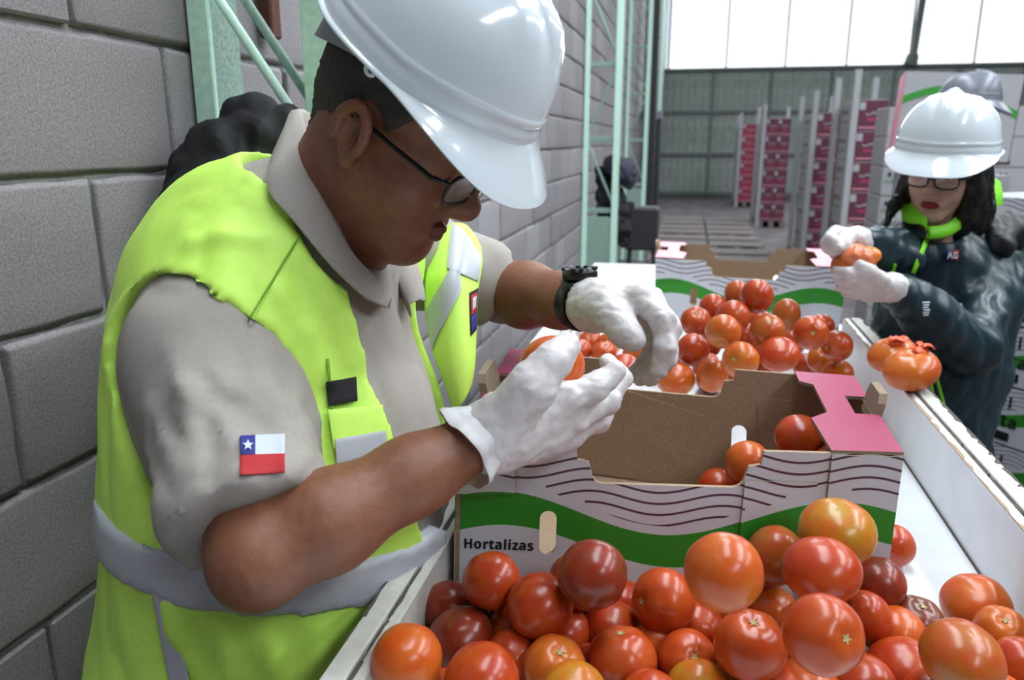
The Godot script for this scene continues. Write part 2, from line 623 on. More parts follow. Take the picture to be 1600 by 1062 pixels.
func build_block_wall() -> void:
	var w := structure("wall_left", box(Vector3(0.2, 6.3, 30.0), 0.0), M.mortar, Vector3(WALL_X - 0.112, 3.15, -9.0), "grey concrete block wall with raked mortar joints", "wall")
	var variants := []
	for i in 6:
		variants.append(block_mesh(100 + i, 0.393))
	var rest := Soup.new()
	var plain := box_soup(Vector3(0.03, 0.195, 0.392), 0.004)
	var count := 0
	for row in 30:
		var y := 0.1675 + row * 0.205
		for col in 62:
			var z := 0.386 - col * 0.4 - (0.2 if row % 2 == 1 else 0.0)
			if z < END_Z + 0.2:
				continue
			var d := -z
			var in_view: bool = d > 0.45 and d < 8.0 and y < 1.62 + d * 0.2 and y > 1.45 - d * 0.62 and y > 0.55
			if in_view and count < 300:
				count += 1
				var o := part("block", variants[rng.randi() % 6], M.block[rng.randi() % 5], w)
				o.position = Vector3(WALL_X, y, z) - w.position + Vector3(rng.randf_range(-0.004, 0.004), 0, 0)
				if rng.randf() < 0.5:
					o.rotation.x = PI
			else:
				rest.add(Transform3D(Basis(), Vector3(WALL_X - 0.015, y, z) - w.position), plain)
	var r := part("block_courses", rest.mesh(), M.block[0], w)
	r.set_meta("kind", "stuff")

# lattice column standing square to the wall: two chords, rungs and lacing bars
func build_column(z: float, near: bool) -> void:
	var t := thing("lattice_column", "pale green lattice steel column beside the hanging black jacket" if near else "pale green lattice steel column against the block wall", "column", Vector3(WALL_X, 0, z), 0.0, "" if near else "lattice columns along the block wall")
	if z == -6.5:
		t.set_meta("label", "pale green lattice steel column with a dark jacket and cap hung on it")
		t.remove_meta("group")
	var g: Material = M.green_steel
	var wide := 0.24 if near else 0.27
	var hh := 6.15
	part("wall_chord", box(Vector3(0.04, hh, 0.012), 0.002), g, t, Vector3(0.025, hh / 2, 0.03))
	part("wall_chord_web", box(Vector3(0.012, hh, 0.13), 0.002), M.green_steel_dull, t, Vector3(0.012, hh / 2, -0.04))
	part("front_chord", box(Vector3(0.05, hh, 0.012), 0.002), g, t, Vector3(wide, hh / 2, 0.03))
	part("front_chord_web", box(Vector3(0.012, hh, 0.1), 0.002), M.green_steel_dull, t, Vector3(wide + 0.02, hh / 2, -0.025))
	part("base_plate", box(Vector3(wide + 0.06, 0.95, 0.014), 0.002), M.green_steel_dull, t, Vector3(wide / 2, 0.475, 0.02))
	for k in (18 if near else 9):
		var y := 1.0 + k * (0.285 if near else 0.57)
		if not near:
			part("rung", box(Vector3(wide, 0.04, 0.03), 0.002), M.green_steel_dull, t, Vector3(wide / 2, y, 0.0))
		var flip: bool = k % 2 == 1
		var a := Vector3(0.03 if flip else wide, y + 0.02, 0.022)
		var b := Vector3(wide if flip else 0.03, y + 0.55, 0.022)
		if near:
			a = Vector3(wide - 0.02, y - 0.03, 0.015)
			b = Vector3(0.05, y + 0.225, 0.015)
			part("lacing_bar", tube([a + Vector3(0.025, 0.0, -0.05), b + Vector3(0.025, 0, -0.05)], 0.009, 8), M.green_steel_dull, t)
			part("lacing_bar", tube([a, b], 0.009, 8), g, t)
		else:
			part("lacing_bar", tube([a, b], 0.01, 8), M.green_steel_dull, t)
	if near:
		part("wooden_peg_board", box(Vector3(0.03, 0.34, 0.04), 0.004), M.rust, self, Vector3(WALL_X + 0.02, 1.92, z - 0.22))
		var pb: Node = get_child(get_child_count() - 1)
		tag(pb, "short rust red batten fixed on the block wall behind the column", "batten")

# ---------------------------------------------------------------- sorting table
const TOP := 0.97

# a band of worn wood along a painted edge: irregular outline, a hair thicker than the paint
func worn_strip(x0: float, wmin: float, wmax: float, z0: float, z1: float, y: float, step: float, sd: int, keep := 1.0) -> ArrayMesh:
	var r := RandomNumberGenerator.new()
	r.seed = sd
	var so := Soup.new()
	var z := z0
	var wl := r.randf_range(wmin, wmax)
	while z > z1:
		var zn := z - step * r.randf_range(0.5, 1.6)
		var w2 := r.randf_range(wmin, wmax)
		if r.randf() < keep:
			var a := Vector3(x0, y, z)
			var b := Vector3(x0 + wl, y, z)
			var c := Vector3(x0 + w2, y, zn)
			var d := Vector3(x0, y, zn)
			var p := [a, d, c, b]
			if (p[2] - p[0]).cross(p[1] - p[0]).y < 0:
				p.reverse()
			so.face(p)
			var dn := Vector3(0, -0.0012, 0)
			so.face([b, c, c + dn, b + dn])
			so.face([d, a, a + dn, d + dn])
		z = zn
		wl = w2
	return so.mesh()

func build_table() -> void:
	var zn := 0.12
	var zf := -2.2
	var len := zn - zf
	var zc := (zn + zf) * 0.5
	var t := thing("sorting_table", "white trough shaped sorting table with chipped raised side boards", "table", Vector3(0.07, 0, zc))
	part("table_top", box(Vector3(0.76, 0.035, len), 0.002), M.white_board, t, Vector3(0, TOP - 0.0175, 0))
	# side boards: a lining and an outer board with a gap between them
	var lx := -0.278 - 0.07
	part("inner_side_board", box(Vector3(0.013, 0.083, len), 0.0015), M.white_paint, t, Vector3(lx - 0.0065, TOP + 0.0415, 0))
	part("outer_side_board", box(Vector3(0.024, 0.15, len), 0.0015), M.white_paint, t, Vector3(lx - 0.029, TOP + 0.01, 0))
	var rx := 0.421 - 0.07
	part("inner_side_board", box(Vector3(0.017, 0.118, len), 0.0015), M.white_board, t, Vector3(rx + 0.0085, TOP + 0.059, 0))
	part("outer_side_board", box(Vector3(0.028, 0.19, len), 0.0015), M.white_paint, t, Vector3(rx + 0.0345, TOP + 0.026, 0))
	part("joint_seal", box(Vector3(0.003, 0.003, len), 0.0005), M.chipped, t, Vector3(rx - 0.001, TOP + 0.001, 0))
	var l2 := len * 0.5 - 0.02
	part("worn_edge", worn_strip(lx - 0.0132, 0.0008, 0.0035, l2, -l2, TOP + 0.0838, 0.012, 1, 0.8), M.chipped, t).set_meta("kind", "stuff")
	part("worn_edge", worn_strip(lx - 0.041, 0.0, 0.005, l2, -l2, TOP + 0.0858, 0.016, 2, 0.6), M.chipped, t).set_meta("kind", "stuff")
	part("worn_edge", worn_strip(rx + 0.0005, 0.001, 0.0075, l2, -l2, TOP + 0.1186, 0.02, 3, 0.95), M.kraft, t).set_meta("kind", "stuff")
	part("worn_edge", worn_strip(rx + 0.0160, 0.001, 0.006, l2, -l2, TOP + 0.1188, 0.014, 4, 0.9), M.chipped, t).set_meta("kind", "stuff")
	part("worn_edge", worn_strip(rx + 0.0487, -0.0005, -0.009, l2, -l2, TOP + 0.1217, 0.012, 5, 0.75), M.chipped, t).set_meta("kind", "stuff")
	part("apron", box(Vector3(0.7, 0.08, 0.03), 0.003), M.white_paint, t, Vector3(0, TOP - 0.08, l2))
	part("apron", box(Vector3(0.7, 0.08, 0.03), 0.003), M.white_paint, t, Vector3(0, TOP - 0.08, -l2))
	for sx in [-0.33, 0.33]:
		for sz in [-l2 + 0.06, l2 - 0.06]:
			part("leg", box(Vector3(0.06, TOP - 0.035, 0.06), 0.004), M.green_steel_dull, t, Vector3(sx, (TOP - 0.035) * 0.5, sz))
	var w := thing("white_work_table", "plain white flat table behind the trough, under the second carton", "table", Vector3(0.035, 0, -3.017))
	part("table_top", box(Vector3(0.95, 0.04, 1.63), 0.003), M.white_board, w, Vector3(0, TOP - 0.02, 0))
	for sx in [-0.42, 0.42]:
		for sz in [-0.74, 0.74]:
			part("leg", box(Vector3(0.05, TOP - 0.04, 0.05), 0.004), M.green_steel_dull, w, Vector3(sx, (TOP - 0.04) * 0.5, sz))

# ---------------------------------------------------------------- cartons
# printed face of a produce carton: wavy lines above a green band on white board; x along, y up, both in metres
func carton_print(w: float, h: float, px: int, sd: int, ends := false, thin := 0.0014) -> ImageTexture:
	var iw := px
	var ih := int(px * h / w)
	var im := Image.create(iw, ih, false, Image.FORMAT_RGB8)
	var white := Color(0.8, 0.81, 0.84)
	var line := Color(0.3, 0.16, 0.22)
	var green := Color(0.17, 0.55, 0.14)
	for i in iw:
		var x := (i + 0.5) / iw * w
		var wave := 0.0075 * sin(TAU * (x - 0.045) / 0.165)
		# green band: high on the left, dips in the middle, rises again
		var u := x / w
		var top := h * (0.60 + 0.12 * cos(TAU * (u - 0.1) / 0.78))
		var bot := h * (0.395 + 0.115 * cos(TAU * (u - 0.12) / 0.78))
		for j in ih:
			var y := h - (j + 0.5) / ih * h
			var c := white
			if y < top and y > bot and not ends:
				c = green
			elif y > top + 0.012 or ends:
				var q: float = (h - 0.006 - y - wave)
				var k := roundf(q / 0.0148)
				var dd := absf(q - k * 0.0148)
				var y0: float = h - 0.006 - wave - k * 0.0148
				var a := clampf((thin - dd) / 0.0005 + 0.5, 0, 1)
				# lower lines run short of the band
				if not ends and y0 - top < 0.009 + 0.008 * (int(k) % 2):
					a = 0.0
				c = white.lerp(line, a)
			im.set_pixel(i, j, c)
	return ImageTexture.create_from_image(im)

func printed(tex: Texture2D) -> StandardMaterial3D:
	var m := StandardMaterial3D.new()
	m.albedo_texture = tex
	m.roughness = 0.5
	m.texture_repeat = false
	return m

func arc_pts(c: Vector2, r: float, a0: float, a1: float, n := 5) -> Array:
	var o := []
	for i in n + 1:
		var a := deg_to_rad(lerpf(a0, a1, float(i) / n))
		o.append(c + Vector2(cos(a), sin(a)) * r)
	return o

# outline of a long wall: raised shoulders with a dip between x1 and x2, a slot and a hand hole
func wall_outline(w: float, h: float, x1: float, x2: float, dip: float, holes: Array) -> PackedVector2Array:
	var p := [Vector2(0, 0)]
	for hq in holes:
		# keyhole: down edge at the bottom, a hair wide bridge
		var c: Vector2 = hq[0]
		var rw: float = hq[1]
		var rh: float = hq[2]
		p.append(Vector2(c.x - 0.00005, 0))
		p.append(Vector2(c.x - 0.00005, c.y - rh))
		if rh > rw:
			p.append_array(arc_pts(Vector2(c.x, c.y - rh + rw), rw, 265, 180, 4))
			p.append_array(arc_pts(Vector2(c.x, c.y + rh - rw), rw, 180, 0, 8))
			p.append_array(arc_pts(Vector2(c.x, c.y - rh + rw), rw, 0, -85, 4))
		else:
			p.append_array(arc_pts(Vector2(c.x - rw + rh, c.y), rh, 265, 90, 8))
			p.append_array(arc_pts(Vector2(c.x + rw - rh, c.y), rh, 90, -85, 8))
		p.append(Vector2(c.x + 0.00005, c.y - rh))
		p.append(Vector2(c.x + 0.00005, 0))
	p.append_array([Vector2(w, 0), Vector2(w, h)])
	var r := 0.014
	p.append(Vector2(x2 + 0.012, h))
	p.append(Vector2(x2 + 0.01, h - dip * 0.36))
	p.append(Vector2(x2 - 0.004, h - dip * 0.42))
	p.append_array(arc_pts(Vector2(x2 - 0.008 - r, h - dip + r), r, 0, -90, 4))
	p.append_array(arc_pts(Vector2(x1 + 0.008 + r, h - dip + r), r, -90, -180, 4))
	p.append(Vector2(x1 + 0.004, h - dip * 0.42))
	p.append(Vector2(x1 - 0.01, h - dip * 0.36))
	p.append(Vector2(x1 - 0.012, h))
	p.append(Vector2(0, h))
	return PackedVector2Array(p)

# an open produce carton whose four upright corners may lean: c = [front left, front right, back right, back left] at the foot, top the same
func carton(called: String, label: String, foot: Array, top: Array, w: float, d: float, h: float, tex: Texture2D, end_tex: Texture2D, pink: Material, lettered: bool) -> Node3D:
	var o: Vector3 = (foot[0] + foot[2]) * 0.5
	var t := thing(called, label, "carton", o)
	var f := []
	var k := []
	for i in 4:
		f.append(foot[i] - o)
		k.append(top[i] - o)
	var face := printed(tex)
	var end_face := printed(end_tex)
	var thick := 0.006
	# wall i runs from corner i to corner i + 1; x, y in metres on the wall, z into the carton
	var placer := func(i: int, len: float, inset := 0.0, out := 0.0) -> Callable:
		var a: Vector3 = f[i]
		var b: Vector3 = f[(i + 1) % 4]
		var a2: Vector3 = k[i]
		var b2: Vector3 = k[(i + 1) % 4]
		var nrm := (b - a).cross(a2 - a).normalized()
		return func(x: float, y: float, z: float) -> Vector3:
			var u := x / len
			var v := y / h
			return a.lerp(b, u).lerp(a2.lerp(b2, u), v) + nrm * (out - z)
	var holes := [[Vector2(w * 0.22, h * 0.47), 0.0105, 0.03]]
	part("front_panel", plate(wall_outline(w, h, w * 0.30, w * 0.675, 0.048, holes), thick, placer.call(0, w), face, M.kraft, Vector2(w, h)), null, t, Vector3.ZERO, "white front panel printed with wavy lines over a green band")
	var holes2 := [[Vector2(w * 0.30, h * 0.42), 0.0115, 0.034]]
	part("back_panel", plate(wall_outline(w, h, w * 0.34, w * 0.68, 0.05, holes2), thick, placer.call(2, w), face, M.kraft, Vector2(w, h)), null, t)
	var endo := PackedVector2Array([Vector2(0, 0), Vector2(d, 0), Vector2(d, h), Vector2(0, h)])
	part("end_panel", plate(endo, thick, placer.call(1, d, 0.0, -0.001), end_face, M.kraft, Vector2(d, h)), null, t)
	part("end_panel", plate(endo, thick, placer.call(3, d, 0.0, -0.001), end_face, M.kraft, Vector2(d, h)), null, t)
	var fl := func(x: float, y: float, z: float) -> Vector3:
		var u := x / w
		var v := y / d
		return f[0].lerp(f[1], u).lerp(f[3].lerp(f[2], u), v) + Vector3.UP * (0.007 - z)
	part("bottom", plate(PackedVector2Array([Vector2(0.008, 0.008), Vector2(w - 0.008, 0.008), Vector2(w - 0.008, d - 0.008), Vector2(0.008, d - 0.008)]), thick, fl, M.kraft, M.kraft), null, t)
	# overlapping panel layers on the front: the tucked corner flaps and their seams
	var layer := func(x0: float, x1: float, y0: float, y1: float, out: float, called2: String) -> void:
		var pl: Callable = placer.call(0, w, 0.0, out)
		var po := PackedVector2Array([Vector2(x0, y0), Vector2(x1, y0), Vector2(x1, y1), Vector2(x0, y1)])
		part(called2, plate(po, 0.0025, pl, face, M.kraft_edge, Vector2(w, h)), null, t)
	layer.call(w * 0.845, w * 0.999, h * 0.2, h * 0.995, 0.0032, "corner_flap")
	layer.call(w * 0.66, w * 0.82, h * 0.44, h * 0.83, 0.003, "tuck_flap")
	layer.call(0.001, w * 0.14, h * 0.7, h * 0.99, 0.003, "corner_flap")
	# doubled flaps glued inside the back panel, their die-cut corners rounded
	for q in [[0.05, 0.25, 0.80], [0.62, 0.93, 0.78]]:
		var fo2 := PackedVector2Array([Vector2(w * q[0], 0.01), Vector2(w * q[1], 0.01)] + arc_pts(Vector2(w * q[1] - 0.014, h * q[2] - 0.014), 0.014, 0, 90, 5) + arc_pts(Vector2(w * q[0] + 0.014, h * q[2] - 0.014), 0.014, 90, 180, 5))
		part("inner_flap", plate(fo2, 0.0016, placer.call(2, w, 0.0, -thick - 0.0002), M.kraft, M.kraft), null, t)
	# pink end flaps folded flat over each end, notched where the stacking tab stands up
	for e in 2:
		var i0: int = 1 if e == 0 else 0
		var i1: int = 2 if e == 0 else 3
		var j0: int = 0 if e == 0 else 1
		var j1: int = 3 if e == 0 else 2
		var fo: Vector3 = k[i0]
		var bo: Vector3 = k[i1]
		var fi: Vector3 = k[i0].lerp(k[j0], 0.15)
		var bi: Vector3 = k[i1].lerp(k[j1], 0.15)
		var pl := func(x: float, y: float, z: float) -> Vector3:   # x 0 inner .. 1 outer, y 0 front .. 1 back
			return fi.lerp(fo, x).lerp(bi.lerp(bo, x), y) + Vector3.UP * (0.004 - z)
		var po := PackedVector2Array([Vector2(-0.04, 0), Vector2(1, 0), Vector2(1, 0.42), Vector2(0.62, 0.42), Vector2(0.62, 0.66), Vector2(1, 0.66), Vector2(1, 1), Vector2(-0.04, 1), Vector2(-0.04, 0.84), Vector2(0.18, 0.8), Vector2(0.18, 0.42), Vector2(-0.12, 0.34)])
		var fp := part("end_flap", plate(po, 0.005, pl, pink, M.kraft_edge), null, t, Vector3.ZERO, "pink printed flap folded over the carton end")
		# the tab: a doubled upright tongue of bare board with rounded corners
		var base0 := fi.lerp(fo, 0.98).lerp(bi.lerp(bo, 0.98), 0.43)
		var base1 := fi.lerp(fo, 0.98).lerp(bi.lerp(bo, 0.98), 0.65)
		var side := (fo - fi).normalized()
		var run := base1 - base0
		var tl := run.length()
		var rd := run / tl
		var tb := func(x: float, y: float, z: float) -> Vector3:
			return base0 + rd * x + (Vector3.UP + side * 0.2) * (y - 0.012) + side * (0.006 - z)
		var to := PackedVector2Array([Vector2(0, 0), Vector2(tl, 0), Vector2(tl, 0.03), Vector2(tl - 0.008, 0.042), Vector2(0.008, 0.042), Vector2(0, 0.03)])
		part("stacking_tab", plate(to, 0.011, tb, M.kraft, M.kraft_edge), null, t)
	var gm := PackedVector2Array(arc_pts(Vector2(w * 0.2, h * 0.1), 0.015, 90, 270, 8) + arc_pts(Vector2(w * 0.2 + 0.045, h * 0.1), 0.015, -90, 90, 8))
	part("grip_mark", plate(gm, 0.0006, placer.call(0, w, 0.0, 0.0006), M.ink, M.ink), null, t, Vector3.ZERO, "black rounded mark printed low on the panel")
	if lettered:
		var tm := TextMesh.new()
		var sf := SystemFont.new()
		sf.font_names = PackedStringArray(["Droid Sans"])
		sf.font_weight = 700
		tm.font = sf
		tm.text = "Hortalizas"
		tm.font_size = 64
		tm.pixel_size = 0.00029
		tm.depth = 0.0004
		var lt := part("lettering", tm, M.ink, t, Vector3.ZERO, "black word Hortalizas")
		var pl0: Callable = placer.call(0, w, 0.0, 0.0006)
		var c0: Vector3 = pl0.call(w * 0.105, h * 0.385, 0.0)
		var cx: Vector3 = (pl0.call(w * 0.155, h * 0.385, 0.0) - c0).normalized()
		var cy: Vector3 = (pl0.call(w * 0.105, h * 0.485, 0.0) - c0).normalized()
		lt.transform = Transform3D(Basis(cx, cy, cx.cross(cy)), c0)
	return t

func build_cartons() -> void:
	var w := 0.535
	var h := 0.22
	var tex := carton_print(w, h, 1024, 1)
	var et := carton_print(0.36, h, 512, 2, true)
	var y0 := TOP + 0.001
	var y1 := TOP + h
	var a := carton("produce_carton", "open white produce carton lettered Hortalizas with bright pink end flaps",
		[Vector3(-0.27, y0, -0.86), Vector3(0.262, y0, -0.94), Vector3(0.266, y0, -1.25), Vector3(-0.27, y0, -1.30)],
		[Vector3(-0.264, y1, -0.864), Vector3(0.264, y1, -0.943), Vector3(0.268, y1, -1.262), Vector3(-0.296, y1, -1.305)], w, 0.36, h, tex, et, M.pink, true)
	carton("produce_carton", "open white produce carton with pale pink flaps behind the heap of tomatoes",
		[Vector3(-0.088, y0, -2.51), Vector3(0.455, y0, -2.42), Vector3(0.485, y0, -2.80), Vector3(-0.088, y0, -2.90)],
		[Vector3(-0.094, y1, -2.517), Vector3(0.465, y1, -2.417), Vector3(0.494, y1, -2.82), Vector3(-0.093, y1, -2.92)], 0.56, 0.38, h, tex, et, M.pink_pale, false)
	# flaps meet at y1
const HEAP_FRONT := [
	[-0.199,1.059,-0.781,0.0344,0.90,"r"],
	[-0.210,1.003,-0.810,0.0325,1.00,"g"],
	[-0.258,1.003,-0.800,0.0345,0.91,"d"],
	[-0.225,1.006,-0.742,0.0384,0.87,"d"],
	[-0.247,1.056,-0.629,0.0353,0.96,"o"],
	[-0.171,1.045,-0.630,0.0366,0.93,"r"],
	[-0.137,1.052,-0.753,0.0368,0.98,"r"],
	[-0.079,1.103,-0.746,0.0375,0.95,"d"],
	[-0.063,1.003,-0.800,0.0356,0.83,"r"],
	[-0.111,1.017,-0.701,0.0348,0.90,"o",0.20,0.50],
	[-0.083,1.031,-0.645,0.0328,0.94,"y"],
	[-0.043,1.011,-0.735,0.0384,0.95,"r",-0.10,0.85],
	[-0.004,1.048,-0.800,0.0339,1.19,"r",-0.75,-0.10],
	[0.025,1.012,-0.750,0.0329,0.94,"r",0.25,0.15],
	[0.036,1.003,-0.711,0.0330,1.00,"y"],
	[0.050,1.163,-0.676,0.0362,1.02,"o"],
	[0.122,1.073,-0.885,0.0327,1.12,"t"],
	[0.179,1.134,-0.841,0.0409,0.81,"y"],
	[0.154,1.122,-0.774,0.0396,0.82,"r"],
	[0.085,1.053,-0.730,0.0365,1.00,"r",0.05,0.72],
	[0.141,1.114,-0.671,0.0350,1.08,"r",0.62,0.05],
	[0.243,1.039,-0.905,0.0328,1.00,"d"],
	[0.220,1.028,-0.846,0.0282,1.26,"r"],
	[0.257,1.003,-0.859,0.0330,1.00,"o"],
	[0.286,1.003,-0.889,0.0334,0.97,"d",0.20,0.75],
	[0.367,1.004,-0.944,0.0397,0.71,"o"],
	[0.372,1.010,-0.881,0.0364,0.66,"o",0.10,0.55],
	[0.275,1.077,-0.719,0.0376,0.82,"t"],
	[0.249,1.004,-0.792,0.0381,0.82,"r"],
	[0.371,1.008,-0.821,0.0314,0.98,"r"],
	[0.201,1.003,-0.758,0.0352,0.88,"r"],
	[0.111,1.003,-0.720,0.0347,0.90,"r"],
	[0.306,1.000,-1.085,0.0297,1.03,"r"],
	[0.146,1.003,-0.738,0.0349,0.89,"o"],
	[-0.011,1.012,-0.676,0.0317,0.90,"r"],
	[0.262,1.016,-0.732,0.0315,0.90,"r"],
	[0.332,1.001,-0.763,0.0322,0.90,"o"],
	[-0.217,1.001,-0.645,0.0324,0.90,"r"]]
const HEAP_FRONT_UNDER := [
	[0.092,1.003,-0.789,0.033], [0.149,1.030,-0.800,0.033], [-0.104,1.055,-0.808,0.033], [0.184,1.001,-0.892,0.031], [-0.148,1.001,-0.842,0.031], [-0.053,1.001,-0.856,0.031], [0.015,1.001,-0.866,0.031], [0.124,1.001,-0.883,0.031], [-0.099,1.001,-0.832,0.031], [0.064,1.001,-0.869,0.031], [-0.173,1.001,-0.780,0.031], [0.037,1.001,-0.827,0.031], [-0.112,1.001,-0.783,0.031], [-0.008,1.001,-0.785,0.031], [-0.162,1.001,-0.729,0.031], [0.136,1.001,-0.796,0.031], [0.061,0.996,-0.765,0.026], [-0.186,0.992,-0.845,0.022], [-0.081,0.992,-0.748,0.022]]
const HEAP_REAR := [
	[0.150,1.236,-1.680,0.0335,1.12,"r"],
	[0.135,1.167,-2.060,0.0330,1.15,"t"],
	[0.076,1.135,-2.039,0.0363,0.95,"r"],
	[0.030,1.147,-1.810,0.0377,0.88,"r",0.10,0.60],
	[0.102,1.197,-1.643,0.0378,0.88,"r",0.10,-0.60],
	[0.080,1.185,-1.558,0.0393,0.81,"o",-0.10,-0.80],
	[0.229,1.168,-1.821,0.0319,1.23,"t"],
	[0.172,1.173,-1.633,0.0361,0.98,"t"],
	[0.259,1.169,-1.655,0.0329,1.16,"r",0.15,0.00],
	[0.338,1.110,-1.793,0.0312,1.27,"r",-0.70,-0.20],
	[0.025,1.119,-1.654,0.0355,1.00,"r"],
	[0.113,1.145,-1.499,0.0343,1.07,"o",-0.40,0.00],
	[0.191,1.141,-1.574,0.0400,0.76,"r"],
	[-0.006,1.068,-1.601,0.0402,0.77,"o"],
	[0.066,1.085,-1.590,0.0329,1.16,"o"],
	[0.309,1.002,-2.009,0.0323,1.00,"r"],
	[0.328,1.051,-1.892,0.0378,0.88,"o",0.00,0.60],
	[0.350,1.040,-1.814,0.0420,0.69,"o",-0.05,0.70],
	[0.287,1.032,-2.111,0.0338,1.10,"r"],
	[-0.110,1.019,-1.970,0.0380,0.87,"o"],
	[-0.123,1.050,-1.711,0.0377,0.88,"r"],
	[-0.250,1.004,-2.129,0.0379,0.81,"r",-0.10,0.50],
	[-0.265,1.003,-2.025,0.0345,0.90,"r"],
	[-0.198,1.005,-2.005,0.0391,0.78,"r",0.00,0.80],
	[-0.195,1.003,-2.117,0.0319,1.07,"o"],
	[-0.053,1.050,-1.943,0.0356,1.00,"r"],
	[-0.034,1.021,-1.882,0.0362,0.96,"o"]]
const HEAP_REAR_UNDER := [
	[-0.008,1.003,-1.757], [0.071,1.003,-1.827], [0.073,1.003,-1.890], [0.140,1.003,-1.892], [-0.010,1.003,-1.959], [0.129,1.003,-1.956], [0.000,1.003,-2.024], [0.203,1.003,-2.020], [0.070,1.055,-1.680], [0.060,1.055,-1.761], [0.126,1.055,-1.745], [0.134,1.055,-1.810], [0.207,1.055,-1.827], [0.204,1.055,-1.893], [0.068,1.055,-1.959], [0.195,1.055,-1.956], [0.339,1.055,-1.959], [0.135,1.055,-2.024], [0.125,1.105,-1.628], [0.058,1.105,-1.893], [0.141,1.105,-1.884], [0.194,1.105,-2.022], [0.338,1.105,-2.009]]

# ---------------------------------------------------------------- tomatoes
var tomato_meshes := {}

func tomato_mesh(kind: String, sd: int) -> ArrayMesh:
	var key := kind + str(sd)
	if tomato_meshes.has(key):
		return tomato_meshes[key]
	var pal: Array = {
		"r": [Color(0.66, 0.215, 0.095), Color(0.70, 0.30, 0.115)], "o": [Color(0.73, 0.30, 0.105), Color(0.75, 0.40, 0.13)],
		"t": [Color(0.69, 0.29, 0.11), Color(0.60, 0.40, 0.14)], "d": [Color(0.52, 0.175, 0.09), Color(0.40, 0.185, 0.1)],
		"g": [Color(0.34, 0.18, 0.085), Color(0.26, 0.235, 0.11)], "y": [Color(0.74, 0.38, 0.105), Color(0.64, 0.54, 0.13)]}[kind]
	var c0: Color = pal[0].srgb_to_linear()
	var c1: Color = pal[1].srgb_to_linear()
	var nz := FastNoiseLite.new()
	nz.seed = sd * 13 + 5
	nz.frequency = 0.9
	nz.fractal_octaves = 3
	var fine := FastNoiseLite.new()
	fine.seed = sd + 50
	fine.frequency = 9.0
	var nu := 36
	var nv := 20
	var v := PackedVector3Array()
	var col := PackedColorArray()
	var idx := PackedInt32Array()
	var ph := sd * 1.3
	var lob := 5 + sd % 2
	for j in nv + 1:
		var th := PI * j / nv
		for i in nu:
			var f := TAU * i / nu
			var st := sin(th)
			var r := 1.0 + 0.022 * cos(lob * f + ph) * st * (0.35 + 0.65 * maxf(cos(th), 0.0)) - 0.15 * exp(-pow(th / 0.3, 2.0)) - 0.03 * exp(-pow((PI - th) / 0.22, 2.0))
			var d := Vector3(st * cos(f), cos(th), st * sin(f))
			r += 0.03 * nz.get_noise_3dv(d * 0.8)
			v.append(d * r)
			var g := clampf(0.5 + 0.9 * nz.get_noise_3dv(d * 1.1 + Vector3(7, 3, 1)) + 0.28 * cos(th) + 0.12 * fine.get_noise_3dv(d), 0, 1)
			col.append(c0.lerp(c1, g))
	for j in nv:
		for i in nu:
			var a := j * nu + i
			var b := j * nu + (i + 1) % nu
			idx.append_array([a, b, a + nu, b, b + nu, a + nu])
	tomato_meshes[key] = arr_mesh(v, idx, PackedVector2Array(), col)
	return tomato_meshes[key]

func scar_mesh() -> ArrayMesh:
	var v := PackedVector3Array([Vector3(0, 0.868, 0)])
	var idx := PackedInt32Array()
	for i in 20:
		var a := TAU * i / 20.0
		var r := 0.07 if i % 4 < 2 else 0.13
		v.append(Vector3(cos(a) * r, 0.885 + r * 0.12, sin(a) * r))
	for i in 20:
		var b := 1 + (i + 1) % 20
		idx.append_array([0, 1 + i, b])
	return arr_mesh(v, idx)

const CAM_RIGHT := Vector3(0.97592, 0, -0.21814)
const CAM_UP := Vector3(-0.05373, 0.96919, -0.24039)

func tomato(e: Array, i: int, label: String, group: String, sm: Mesh) -> Node3D:
	var at := Vector3(e[0], e[1], e[2])
	var r: float = e[3]
	var asp: float = e[4]
	var kind: String = e[5]
	var t := thing("tomato", label, "tomato", at, 0.0, group)
	var sd := (i * 7) % 4
	var axis: Vector3
	var stem := e.size() > 6
	if stem:
		var back := (Vector3(0, 1.55, 0) - at).normalized()
		var rt := Vector3.UP.cross(back).normalized()
		var up := back.cross(rt)
		var ox: float = e[6]
		var oy: float = e[7]
		axis = (rt * ox + up * oy + back * sqrt(maxf(0.02, 1.0 - ox * ox - oy * oy))).normalized()
		r *= sqrt(asp)
		asp = 0.94
	else:
		axis = Vector3(rng.randf_range(-0.35, 0.35), -1.0, rng.randf_range(-0.6, 0.0)).normalized()
	var sxy := Vector3(r, r * asp, r)
	var side := axis.cross(Vector3(0.3, 0.2, 0.9)).normalized()
	var bs := Basis(side, axis, side.cross(axis))
	bs = bs * Basis(Vector3.UP, rng.randf() * TAU)
	var o := part("body", tomato_mesh(kind, sd), M.tomato, t)
	o.basis = bs * Basis.from_scale(sxy)
	var s := part("stem_scar", sm, M.scar, t)
	s.basis = bs * Basis.from_scale(sxy)
	return t

